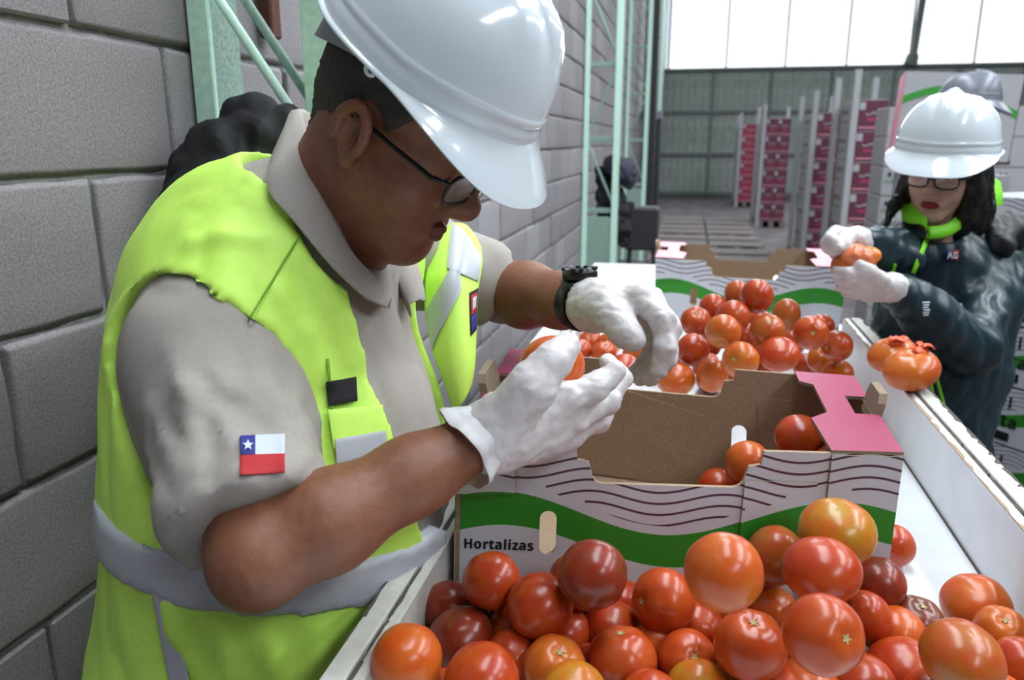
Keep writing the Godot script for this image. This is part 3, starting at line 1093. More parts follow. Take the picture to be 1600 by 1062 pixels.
func build_tomatoes() -> void:
	M.tomato = mat(Color.WHITE, 0.3)
	M.tomato.vertex_color_use_as_albedo = true
	M.tomato.clearcoat_enabled = true
	M.tomato.metallic_specular = 0.4
	M.tomato.clearcoat = 0.22
	M.tomato.clearcoat_roughness = 0.16
	M.tomato.subsurf_scatter_enabled = true
	M.tomato.subsurf_scatter_strength = 0.06
	var sm := scar_mesh()
	var words := {"r": "ripe red", "o": "orange red", "t": "half ripe orange and olive", "d": "dark brownish red", "g": "dark green brown", "y": "yellow shouldered orange"}
	var i := 0
	for e in HEAP_FRONT:
		var l := heap_label(words[e[5]], e, true)
		var g := "tomatoes heaped before the lettered carton"
		if absf(e[0] - 0.306) < 0.003 and e[2] < -1.05:
			l = "single red tomato lying on the table beside the lettered carton"
			g = ""
		tomato(e, i, l, g, sm)
		i += 1
	for e in HEAP_FRONT_UNDER:
		tomato([e[0], e[1], e[2], e[3], 0.95, "r" if i % 3 else "o"], i, "ripe tomato tucked under others in the heap before the lettered carton", "tomatoes heaped before the lettered carton", sm)
		i += 1
	for e in HEAP_REAR:
		tomato(e, i, heap_label(words[e[5]], e, false), "tomatoes heaped between the two cartons", sm)
		i += 1
	for e in HEAP_REAR_UNDER:
		tomato([e[0], e[1], e[2], 0.0325, 0.95, "r"], i, "ripe tomato tucked under others in the heap between the two cartons", "tomatoes heaped between the two cartons", sm)
		i += 1
	# in the lettered carton: the top ones show over the front panel
	tomato([0.178, 1.128, -1.146, 0.036, 0.9, "r"], 1, "large red tomato on top inside the lettered carton", "tomatoes inside the lettered carton", sm)
	tomato([0.222, 1.106, -1.10, 0.033, 0.95, "r", 0.0, 0.7], 2, "red tomato with its stem scar up inside the lettered carton", "tomatoes inside the lettered carton", sm)
	tomato([0.105, 1.096, -1.11, 0.033, 0.95, "o"], 3, "orange tomato by the hand slot inside the lettered carton", "tomatoes inside the lettered carton", sm)
	for q in [[0.21, 1.01, -1.03], [0.14, 1.01, -1.03], [0.07, 1.01, -1.04], [0.21, 1.01, -1.11], [0.14, 1.01, -1.11], [0.07, 1.01, -1.12], [0.215, 1.01, -1.19], [0.145, 1.01, -1.19], [0.07, 1.01, -1.2], [0.0, 1.01, -1.08], [0.18, 1.062, -1.08], [0.11, 1.06, -1.16], [0.205, 1.065, -1.16]]:
		tomato([q[0], q[1], q[2], 0.0335, 0.95, "r"], i, "ripe red tomato low inside the lettered carton", "tomatoes inside the lettered carton", sm)
		i += 1
	tomato([-0.142, 1.300, -0.845, 0.0375, 0.97, "o"], 2, "orange red tomato held in the man's gloved hand", "", sm)
	split_tomato(Vector3(0.432, 1.128, -1.565), 0.047, 0.9, "big split tomato with torn skin on the table's side board", 0.4)
	split_tomato(Vector3(0.425, 1.125, -1.68), 0.043, 0.7, "split tomato with a curled flap of skin beside the bigger split one", 2.2)

func heap_label(colour: String, e: Array, front: bool) -> String:
	var size := "large " if e[3] > 0.0368 else "small " if e[3] < 0.0325 else ""
	var where := ""
	if front:
		if e[0] < -0.17:
			where = "by the side board next to the man"
		elif e[0] > 0.3:
			where = "by the side board across from the man"
		elif e[2] < -0.8:
			where = "touching the lettered carton"
		elif e[1] > 1.08:
			where = "high on the heap before the lettered carton"
		elif e[0] < 0.0:
			where = "low in the heap below the word Hortalizas"
		else:
			where = "low in the heap before the lettered carton"
	else:
		if e[0] < -0.02:
			where = "under the man's reaching glove"
		elif e[1] > 1.15:
			where = "high on the heap between the cartons"
		elif e[0] > 0.25:
			where = "by the side board between the cartons"
		else:
			where = "low in the heap between the cartons"
	return size + colour + " tomato " + ("with pale stem scar " if e.size() > 6 else "") + where

# an overripe tomato whose skin has burst: a flat ribbed fruit with flaps of peel
func split_tomato(at: Vector3, r: float, turn: float, label: String, ph: float) -> void:
	var t := thing("split_tomato", label, "tomato", at, turn)
	var o := part("body", tomato_mesh("o", 3), M.tomato, t)
	o.basis = Basis(Vector3(0, 0, 1), 0.25) * Basis.from_scale(Vector3(r * 1.2, r * 0.8, r * 1.08))
	var pts := []
	for j in 5:
		var row := []
		for i in 7:
			var f := ph + (i - 3) * 0.22
			var k := j / 4.0
			var rr := r * (0.35 + 0.42 * k)
			row.append(Vector3(cos(f) * rr, r * (0.93 + 0.16 * sin(k * 2.6) + 0.05 * sin(i * 2.1)) - r * 0.12 * k, sin(f) * rr))
		pts.append(row)
	part("torn_skin", sheet(pts, 0.0015), M.flesh, t)
	part("pulp", arr_ellipsoid(Vector3(r * 0.4, r * 0.22, r * 0.3), 1), M.flesh, t, Vector3(cos(ph) * r * 0.35, r * 0.72, sin(ph) * r * 0.35))

func arr_ellipsoid(s: Vector3, sd: int, bump := 0.12, n := 18) -> ArrayMesh:
	var nz := FastNoiseLite.new()
	nz.seed = sd
	nz.frequency = 1.4
	var v := PackedVector3Array()
	var idx := PackedInt32Array()
	for j in n + 1:
		var th := PI * j / n
		for i in n * 2:
			var f := PI * i / n
			var d := Vector3(sin(th) * cos(f), cos(th), sin(th) * sin(f))
			v.append(d * s * (1.0 + bump * nz.get_noise_3dv(d)))
	for j in n:
		for i in n * 2:
			var a := j * n * 2 + i
			var b := j * n * 2 + (i + 1) % (n * 2)
			idx.append_array([a, b, a + n * 2, b, b + n * 2, a + n * 2])
	return arr_mesh(v, idx)

# ---------------------------------------------------------------- bodies and cloth: distance fields meshed as surface nets
class Prim:
	var t := 0            # 0 tapered capsule, 1 ellipsoid, 2 half-space, 3 rounded box, 9 grow by ra
	var op := 0           # 0 join, 1 cut away, 2 keep inside
	var a := Vector3.ZERO
	var ba := Vector3.ZERO
	var ib := 0.0
	var ra := 0.0
	var dr := 0.0
	var k := 0.01
	var x := false
	var inv := Transform3D()
	var s := 1.0
	func d(p: Vector3) -> float:
		if x:
			p = inv * p
		if t == 0:
			var pa := p - a
			var h := clampf(pa.dot(ba) * ib, 0.0, 1.0)
			return ((pa - ba * h).length() - ra - dr * h) * s
		if t == 1:
			var q := p / a
			var k0 := q.length()
			var k1 := (q / a).length()
			return k0 * (k0 - 1.0) / maxf(k1, 1e-6)
		if t == 2:
			return p.dot(a) - ra
		if t == 3:
			var q := p.abs() - a
			return (q.max(Vector3.ZERO).length() + minf(maxf(q.x, maxf(q.y, q.z)), 0.0) - ra) * s
		return 0.0

class Field:
	var prims: Array[Prim] = []
	var kk := 0.02
	func cone(a: Vector3, b: Vector3, ra: float, rb: float, k := -1.0, op := 0) -> Prim:
		var p := Prim.new()
		p.a = a
		p.ba = b - a
		p.ib = 1.0 / maxf(p.ba.length_squared(), 1e-9)
		p.ra = ra
		p.dr = rb - ra
		p.k = kk if k < 0 else k
		p.op = op
		prims.append(p)
		return p
	func ball(c: Vector3, r: float, k := -1.0, op := 0) -> Prim:
		return cone(c, c + Vector3(0, 1e-4, 0), r, r, k, op)
	func chain(pts: Array, radii: Array, k := -1.0, op := 0) -> void:
		for i in pts.size() - 1:
			cone(pts[i], pts[i + 1], radii[i], radii[i + 1], k, op)
	# a capsule flattened along one axis: f < 1 makes it thinner along ax
	func flat(a: Vector3, b: Vector3, ra: float, rb: float, ax: Vector3, f: float, k := -1.0, op := 0) -> Prim:
		var y := ax.normalized()
		var x := y.cross(Vector3(0.31, 0.87, 0.4)).normalized()
		var bs := Basis(x, y, x.cross(y))
		var sc := bs * Basis.from_scale(Vector3(1, f, 1)) * bs.transposed()
		var iv := Transform3D(sc.inverse(), Vector3.ZERO)
		var p := cone(iv * a, iv * b, ra, rb, k, op)
		p.x = true
		p.inv = iv
		p.s = minf(1.0, f) if f < 1 else 1.0
		return p
	func egg(c: Vector3, r: Vector3, bs := Basis(), k := -1.0, op := 0) -> Prim:
		var p := Prim.new()
		p.t = 1
		p.a = r
		p.x = true
		p.inv = Transform3D(bs, c).affine_inverse()
		p.k = kk if k < 0 else k
		p.op = op
		prims.append(p)
		return p
	func block(c: Vector3, half: Vector3, bs := Basis(), round := 0.0, k := -1.0, op := 0) -> Prim:
		var p := Prim.new()
		p.t = 3
		p.a = half - Vector3.ONE * round
		p.ra = round
		p.x = true
		p.inv = Transform3D(bs, c).affine_inverse()
		p.k = kk if k < 0 else k
		p.op = op
		prims.append(p)
		return p
	func half(pt: Vector3, n: Vector3, k := 0.004, op := 1) -> Prim:   # op 1 cuts away the side n does not point to
		var p := Prim.new()
		p.t = 2
		p.a = n.normalized()
		p.ra = p.a.dot(pt)
		p.k = k
		p.op = op
		prims.append(p)
		return p
	func grow(r: float) -> void:
		var p := Prim.new()
		p.t = 9
		p.ra = r
		prims.append(p)
	func copy() -> Field:
		var f := Field.new()
		f.prims = prims.duplicate()
		f.kk = kk
		return f
	func at(p: Vector3) -> float:
		return run(prims, p)
	func run(list: Array[Prim], p0: Vector3) -> float:
		var d := 1e3
		for q in list:
			var e: float
			var t := q.t
			if t == 0:
				var pa := p0 - q.a
				if q.x:
					pa = q.inv * p0 - q.a
				e = (pa - q.ba * clampf(pa.dot(q.ba) * q.ib, 0.0, 1.0)).length()
				if q.dr == 0.0:
					e -= q.ra
				else:
					e -= q.ra + q.dr * clampf(pa.dot(q.ba) * q.ib, 0.0, 1.0)
				e *= q.s
			elif t == 9:
				d -= q.ra
				continue
			else:
				e = q.d(p0)
			var op := q.op
			var k := q.k
			if op == 0:
				var h := k - absf(d - e)
				if e < d:
					d = e
				if h > 0.0:
					d -= h * h * 0.25 / k
			else:
				if op == 1:
					e = -e
				var h := k - absf(d - e)
				if e > d:
					d = e
				if h > 0.0:
					d += h * h * 0.25 / k
		return d
	func near(list: Array[Prim], c: Vector3, dc: float, hd: float) -> Array[Prim]:
		var out: Array[Prim] = []
		for q in list:
			if q.t == 9:
				out.append(q)
				continue
			var e: float = q.d(c)
			if q.op == 0:
				if e < maxf(dc, 0.0) + hd * 2.4 + q.k + 0.022:
					out.append(q)
			elif q.op == 1:
				if e < hd * 1.6 + q.k:
					out.append(q)
			elif e > -hd * 1.6 - q.k:
				out.append(q)
		return out
	# mesh inside a box; adds to v and idx
	func mesh_into(lo: Vector3, hi: Vector3, cell: float, v: PackedVector3Array, idx: PackedInt32Array) -> void:
		var B := 4
		var S := 4
		var nb := Vector3i(((hi - lo) / (cell * B * S)).ceil())
		var n := nb * B * S + Vector3i.ONE
		var sy := n.x
		var sz := n.x * n.y
		var val := PackedFloat32Array()
		val.resize(sz * n.z)
		val.fill(9e9)
		var cellv := PackedInt32Array()
		cellv.resize(sz * n.z)
		cellv.fill(-1)
		var hd := cell * B * 0.5 * 1.7321
		var active: Array[Vector3i] = []
		for gz in nb.z:
			for gy in nb.y:
				for gx in nb.x:
					var gc := lo + (Vector3(gx, gy, gz) + Vector3.ONE * 0.5) * (cell * B * S)
					var gd := run(prims, gc)
					if absf(gd) > hd * S * 1.6 + 0.004:
						continue
					var l1 := near(prims, gc, gd, hd * S)
					for s in S * S * S:
						var bx: int = gx * S + s % S
						var by: int = gy * S + (s / S) % S
						var bz: int = gz * S + s / (S * S)
						var c := lo + (Vector3(bx, by, bz) + Vector3.ONE * 0.5) * (cell * B)
						var dc := run(l1, c)
						if absf(dc) > hd * 1.6 + 0.003:
							continue
						var list := near(l1, c, dc, hd)
						active.append(Vector3i(bx, by, bz))
						for z in B + 1:
							for y in B + 1:
								var at0: int = bx * B + (by * B + y) * sy + (bz * B + z) * sz
								var p := lo + Vector3(bx * B, by * B + y, bz * B + z) * cell
								for x in B + 1:
									if val[at0 + x] > 8e9:
										val[at0 + x] = run(list, p)
									p.x += cell
		for b in active:
			for z in B:
				for y in B:
					for x in B:
						var i0: int = b.x * B + x + (b.y * B + y) * sy + (b.z * B + z) * sz
						var a0 := val[i0]
						var a1 := val[i0 + 1]
						var a2 := val[i0 + sy]
						var a3 := val[i0 + sy + 1]
						var a4 := val[i0 + sz]
						var a5 := val[i0 + sz + 1]
						var a6 := val[i0 + sz + sy]
						var a7 := val[i0 + sz + sy + 1]
						var m := int(a0 < 0) + int(a1 < 0) + int(a2 < 0) + int(a3 < 0) + int(a4 < 0) + int(a5 < 0) + int(a6 < 0) + int(a7 < 0)
						if m == 0 or m == 8:
							continue
						var s := Vector3.ZERO
						var c := 0
						if (a0 < 0) != (a1 < 0):
							s += Vector3(a0 / (a0 - a1), 0, 0); c += 1
						if (a2 < 0) != (a3 < 0):
							s += Vector3(a2 / (a2 - a3), 1, 0); c += 1
						if (a4 < 0) != (a5 < 0):
							s += Vector3(a4 / (a4 - a5), 0, 1); c += 1
						if (a6 < 0) != (a7 < 0):
							s += Vector3(a6 / (a6 - a7), 1, 1); c += 1
						if (a0 < 0) != (a2 < 0):
							s += Vector3(0, a0 / (a0 - a2), 0); c += 1
						if (a1 < 0) != (a3 < 0):
							s += Vector3(1, a1 / (a1 - a3), 0); c += 1
						if (a4 < 0) != (a6 < 0):
							s += Vector3(0, a4 / (a4 - a6), 1); c += 1
						if (a5 < 0) != (a7 < 0):
							s += Vector3(1, a5 / (a5 - a7), 1); c += 1
						if (a0 < 0) != (a4 < 0):
							s += Vector3(0, 0, a0 / (a0 - a4)); c += 1
						if (a1 < 0) != (a5 < 0):
							s += Vector3(1, 0, a1 / (a1 - a5)); c += 1
						if (a2 < 0) != (a6 < 0):
							s += Vector3(0, 1, a2 / (a2 - a6)); c += 1
						if (a3 < 0) != (a7 < 0):
							s += Vector3(1, 1, a3 / (a3 - a7)); c += 1
						cellv[i0] = v.size()
						v.append(lo + (Vector3(b.x * B + x, b.y * B + y, b.z * B + z) + s / c) * cell)
		for b in active:
			for z in B:
				for y in B:
					for x in B:
						var i0: int = b.x * B + x + (b.y * B + y) * sy + (b.z * B + z) * sz
						var c0 := cellv[i0]
						if c0 < 0:
							continue
						var in0 := val[i0] < 0
						if in0 != (val[i0 + 1] < 0) and i0 >= sy + sz:
							quad(idx, c0, cellv[i0 - sy], cellv[i0 - sy - sz], cellv[i0 - sz], in0)
						if in0 != (val[i0 + sy] < 0) and i0 >= 1 + sz:
							quad(idx, c0, cellv[i0 - sz], cellv[i0 - sz - 1], cellv[i0 - 1], in0)
						if in0 != (val[i0 + sz] < 0) and i0 >= 1 + sy:
							quad(idx, c0, cellv[i0 - 1], cellv[i0 - 1 - sy], cellv[i0 - sy], in0)
	func quad(idx: PackedInt32Array, a: int, b: int, c: int, d: int, flip: bool) -> void:
		if a < 0 or b < 0 or c < 0 or d < 0:
			return
		if flip:
			idx.append_array([a, c, b, a, d, c])
		else:
			idx.append_array([a, b, c, a, c, d])
	# distance along a ray to the surface, or -1
	func march(o: Vector3, dir: Vector3, far := 0.5) -> float:
		var t := 0.0
		for i in 60:
			var d := at(o + dir * t)
			if d < 0.0003:
				return t
			t += d * 0.8
			if t > far:
				return -1.0
		return t

var t_sdf := 0

# fields: an array of [field, lo, hi, cell]; one mesh of all
func net(fields: Array, disp: Variant = null, smooth := 0) -> ArrayMesh:
	var t0 := Time.get_ticks_msec()
	var v := PackedVector3Array()
	var idx := PackedInt32Array()
	for f in fields:
		f[0].mesh_into(f[1], f[2], f[3], v, idx)
	for s in smooth:
		var acc := PackedVector3Array()
		var cnt := PackedInt32Array()
		acc.resize(v.size())
		cnt.resize(v.size())
		for i in range(0, idx.size(), 3):
			for k in 3:
				var a := idx[i + k]
				acc[a] += v[idx[i + (k + 1) % 3]]
				cnt[a] += 1
		for i in v.size():
			if cnt[i] > 2:
				v[i] = v[i].lerp(acc[i] / cnt[i], 0.5)
	if disp != null:
		var n := smooth_normals(v, idx)
		for i in v.size():
			v[i] += n[i] * disp.call(v[i], n[i])
	t_sdf += Time.get_ticks_msec() - t0
	return arr_mesh(v, idx)

# a patch of cloth lying on a field: outline points on a plane (o + u x + w y) thrown along dir
func on_field(f: Field, o: Vector3, u: Vector3, w: Vector3, dir: Vector3, nu: int, nv: int, lift: float, thick := 0.0015, shape: Variant = null) -> ArrayMesh:
	var pts := []
	for j in nv + 1:
		var row := []
		for i in nu + 1:
			var x := float(i) / nu
			var y := float(j) / nv
			if shape != null:
				var q: Vector2 = shape.call(x, y)
				x = q.x
				y = q.y
			var p := o + u * x + w * y
			var t := f.march(p, dir)
			if t < 0:
				t = 0.0
			row.append(p + dir * (t - lift))
		pts.append(row)
	var a: Vector3 = pts[0][1] - pts[0][0]
	var b: Vector3 = pts[1][0] - pts[0][0]
	if b.cross(a).dot(dir) > 0:
		for row in pts:
			row.reverse()
	return sheet(pts, thick)

# the two noises that crumple cloth
func crumple(sd: int, freq: float, stretch: Vector3, amp: float) -> Callable:
	var n := FastNoiseLite.new()
	n.seed = sd
	n.frequency = freq
	n.fractal_octaves = 2
	n.noise_type = FastNoiseLite.TYPE_SIMPLEX_SMOOTH
	return func(p: Vector3, _n: Vector3) -> float:
		var q := n.get_noise_3dv(p * stretch)
		return (absf(q) * 1.6 - 0.5) * amp

# joints and landmarks of the two figures, in metres
const J := {
	"SR": Vector3(-0.5130, 1.3120, -0.7590),
	"ER": Vector3(-0.3780, 1.1690, -0.5930),
	"WR": Vector3(-0.2080, 1.2430, -0.7400),
	"SL": Vector3(-0.4710, 1.3960, -1.1440),
	"EL": Vector3(-0.3080, 1.2970, -1.3030),
	"WL": Vector3(-0.1300, 1.3180, -1.1160),
	"rk1": Vector3(-0.1220, 1.2790, -0.8010),
	"rk2": Vector3(-0.1150, 1.2530, -0.8170),
	"rk3": Vector3(-0.1220, 1.2290, -0.8300),
	"rk4": Vector3(-0.1390, 1.2130, -0.8330),
	"ri1": Vector3(-0.0900, 1.2870, -0.8210),
	"ri2": Vector3(-0.0690, 1.3020, -0.8400),
	"rm1": Vector3(-0.0800, 1.2590, -0.8580),
	"rm2": Vector3(-0.0680, 1.2800, -0.8870),
	"rm3": Vector3(-0.0850, 1.2930, -0.9080),
	"rr1": Vector3(-0.0910, 1.2290, -0.8790),
	"rr2": Vector3(-0.0800, 1.2460, -0.9180),
	"rr3": Vector3(-0.0980, 1.2660, -0.9300),
	"rp1": Vector3(-0.1150, 1.2100, -0.8900),
	"rp2": Vector3(-0.1030, 1.2230, -0.9170),
	"rp3": Vector3(-0.1200, 1.2490, -0.9200),
	"rt0": Vector3(-0.1730, 1.2740, -0.7460),
	"rt1": Vector3(-0.1470, 1.3060, -0.7490),
	"rt2": Vector3(-0.1290, 1.3300, -0.7650),
	"rt3": Vector3(-0.1170, 1.3420, -0.7860),
	"rpalm": Vector3(-0.1650, 1.2540, -0.7850),
	"lk1": Vector3(-0.0560, 1.3380, -1.0740),
	"lk2": Vector3(-0.0450, 1.3320, -1.0960),
	"lk3": Vector3(-0.0460, 1.3200, -1.1190),
	"lk4": Vector3(-0.0570, 1.3090, -1.1350),
	"li1": Vector3(-0.0250, 1.3170, -1.0440),
	"li2": Vector3(-0.0200, 1.2810, -1.0300),
	"li3": Vector3(-0.0270, 1.2520, -1.0270),
	"lm1": Vector3(-0.0170, 1.3000, -1.0730),
	"lm2": Vector3(-0.0180, 1.2590, -1.0620),
	"lm3": Vector3(-0.0400, 1.2290, -1.0600),
	"lr1": Vector3(-0.0200, 1.2860, -1.1000),
	"lr2": Vector3(-0.0290, 1.2470, -1.0880),
	"lr3": Vector3(-0.0550, 1.2200, -1.0860),
	"lp1": Vector3(-0.0360, 1.2750, -1.1250),
	"lp2": Vector3(-0.0480, 1.2380, -1.1130),
	"lp3": Vector3(-0.0690, 1.2180, -1.1030),
	"lt0": Vector3(-0.1050, 1.3220, -1.0800),
	"lt1": Vector3(-0.0890, 1.3130, -1.0500),
	"lt2": Vector3(-0.0730, 1.2990, -1.0340),
	"lt3": Vector3(-0.0620, 1.2910, -1.0290),
	"ci0": Vector3(-0.5270, 1.5720, -1.0830),
	"ci1": Vector3(-0.5040, 1.5850, -0.9850),
	"ci2": Vector3(-0.4510, 1.5450, -0.8970),
	"ci3": Vector3(-0.4140, 1.4930, -0.8490),
	"ci4": Vector3(-0.3840, 1.4310, -0.8450),
	"ci5": Vector3(-0.3640, 1.3850, -0.8800),
	"ci6": Vector3(-0.3570, 1.3580, -0.9060),
	"co0": Vector3(-0.5660, 1.5790, -1.1180),
	"co1": Vector3(-0.5350, 1.5710, -1.0070),
	"co2": Vector3(-0.5060, 1.5240, -0.9000),
	"co3": Vector3(-0.4620, 1.4910, -0.8170),
	"co4": Vector3(-0.4220, 1.4500, -0.8050),
	"co5": Vector3(-0.3870, 1.3980, -0.8310),
	"co6": Vector3(-0.3750, 1.3660, -0.8670),
	"wSR": Vector3(0.5590, 1.3030, -2.2380),
	"wER": Vector3(0.5030, 1.2720, -2.0490),
	"wWR": Vector3(0.3730, 1.3350, -1.8720),
	"wSL": Vector3(0.8170, 1.2610, -2.3280),
	"wEL": Vector3(0.6630, 1.0760, -1.9700),
	"wWL": Vector3(0.4410, 1.2450, -1.8010),
	"a1": Vector3(0.3180, 1.3580, -1.8290),
	"a2": Vector3(0.3120, 1.3480, -1.8360),
	"a3": Vector3(0.3170, 1.3340, -1.8490),
	"a4": Vector3(0.3300, 1.3220, -1.8650),
	"b1": Vector3(0.3000, 1.3480, -1.7910),
	"b2": Vector3(0.2950, 1.3380, -1.7970),
	"b3": Vector3(0.3010, 1.3250, -1.8110),
	"b4": Vector3(0.3150, 1.3160, -1.8280),
	"c1": Vector3(0.3170, 1.3300, -1.7850),
	"c2": Vector3(0.3140, 1.3220, -1.7920),
	"c3": Vector3(0.3190, 1.3140, -1.8070),
	"c4": Vector3(0.3290, 1.3090, -1.8190),
	"at0": Vector3(0.3500, 1.3470, -1.8380),
	"at1": Vector3(0.3320, 1.3340, -1.8050),
	"at2": Vector3(0.3370, 1.3180, -1.7970),
	"d1": Vector3(0.3700, 1.2690, -1.7640),
	"d2": Vector3(0.3750, 1.2540, -1.7720),
	"d3": Vector3(0.3830, 1.2380, -1.7860),
	"d4": Vector3(0.3940, 1.2240, -1.8010),
	"e1": Vector3(0.3410, 1.2790, -1.7660),
	"e2": Vector3(0.3430, 1.2620, -1.7670),
	"e3": Vector3(0.3520, 1.2450, -1.7810),
	"e4": Vector3(0.3670, 1.2280, -1.8010),
	"g1": Vector3(0.3210, 1.2810, -1.7890),
	"g2": Vector3(0.3210, 1.2630, -1.7840),
	"g3": Vector3(0.3310, 1.2430, -1.7910),
	"g4": Vector3(0.3480, 1.2270, -1.8120),
	"dt0": Vector3(0.4070, 1.2660, -1.7720),
	"dt1": Vector3(0.3800, 1.2840, -1.7600),
	"dt2": Vector3(0.3600, 1.2970, -1.7650)}

# ---------------------------------------------------------------- safety helmet
# local axes: x to the wearer's left, y to the crown, z ahead; origin between the ears
func helmet_meshes(peak := 0.046) -> Dictionary:
	var nu := 160
	var pts := []
	var ts := [-1.0, -0.62, -0.3, 0.0, 0.03, 0.06, 0.085, 0.1, 0.112, 0.124, 0.136, 0.15, 0.18, 0.25, 0.33, 0.42, 0.51, 0.6, 0.69, 0.77, 0.84, 0.9, 0.95, 0.985, 0.999]
	for t in ts:
		var row := []
		for i in nu:
			var a := TAU * i / nu
			var ca := cos(a)
			var sa := sin(a)
			var front := smoothstep(0.1, 0.95, ca)
			var rx := 0.119
			var rz := 0.145 if ca > 0 else 0.138
			var y0 := 0.034 + 0.012 * front - 0.006 * smoothstep(0.0, 1.0, -ca)
			var q: float = maxf(t, 0.0)
			var rr := pow(cos(q * PI / 2), 0.74)
			var y := y0 + 0.134 * pow(sin(q * PI / 2), 0.97)
			if q > 0.06 and q < 0.14:
				rr -= 0.018
			elif q >= 0.14:
				rr -= 0.018 * (1.0 - smoothstep(0.14, 1.0, q))
			rr += 0.02 * exp(-pow((q - 0.122) / 0.014, 2.0)) * (0.4 + 0.6 * smoothstep(-0.9, 0.3, ca))
			var p := Vector3(sa * rx * rr, y, ca * rz * rr)
			if t <= 0.0:
				var ext: float = -t * (0.008 + peak * front)
				var out := Vector3(sa * rx, 0, ca * rz).normalized()
				out = out.lerp(Vector3(0, 0, 1), 0.45 * front).normalized()
				p += out * ext
				p.y -= ext * (0.3 + 0.55 * front) + 0.002 * -t
			else:
				# raised crown ridges running front to back
				var ax := absf(p.x)
				var up := smoothstep(0.4, 0.62, q)
				var lift := 0.006 * (1.0 - smoothstep(0.008, 0.02, ax)) + 0.004 * (smoothstep(0.024, 0.036, ax) - smoothstep(0.046, 0.062, ax))
				p += p.normalized() * lift * up
			row.append(p)
		row.reverse()
		pts.append(row)
	pts.reverse()
	var shell := sheet(pts, 0.003, true)
	# head band with a ratchet strap at the nape
	var band := []
	for j in 3:
		var row := []
		for i in 41:
			var a := PI * 0.25 + PI * 1.5 * i / 40.0
			var drop := 0.052 * pow(maxf(0.0, -cos(a)), 1.5)
			row.append(Vector3(sin(a) * 0.099, 0.034 - drop - 0.014 * (j - 1), cos(a) * 0.118 - 0.014))
		band.append(row)
	var b := sheet(band, 0.003)
	var lug := []
	for i in 14:
		var a := TAU * i / 14
		lug.append(Vector3(-0.119, 0.028 + sin(a) * 0.0062, 0.0 + cos(a) * 0.0062))
	return {"shell": shell, "band": b, "lug": tube(lug, 0.0024, 8, true)}

func helmet_on(x: Transform3D, label: String, hm: Dictionary, m: Material, called := "safety_helmet") -> Node3D:
	var h := thing(called, label, "helmet")
	h.transform = x
	part("shell", hm.shell, m, h)
	part("head_band", hm.band, M.grey_plastic, h, Vector3.ZERO, "grey plastic head band")
	part("chin_strap_lug", hm.lug, m, h)
	return h

# ---------------------------------------------------------------- the man at the table
const HEAD_M := Vector3(-0.328, 1.562, -0.882)

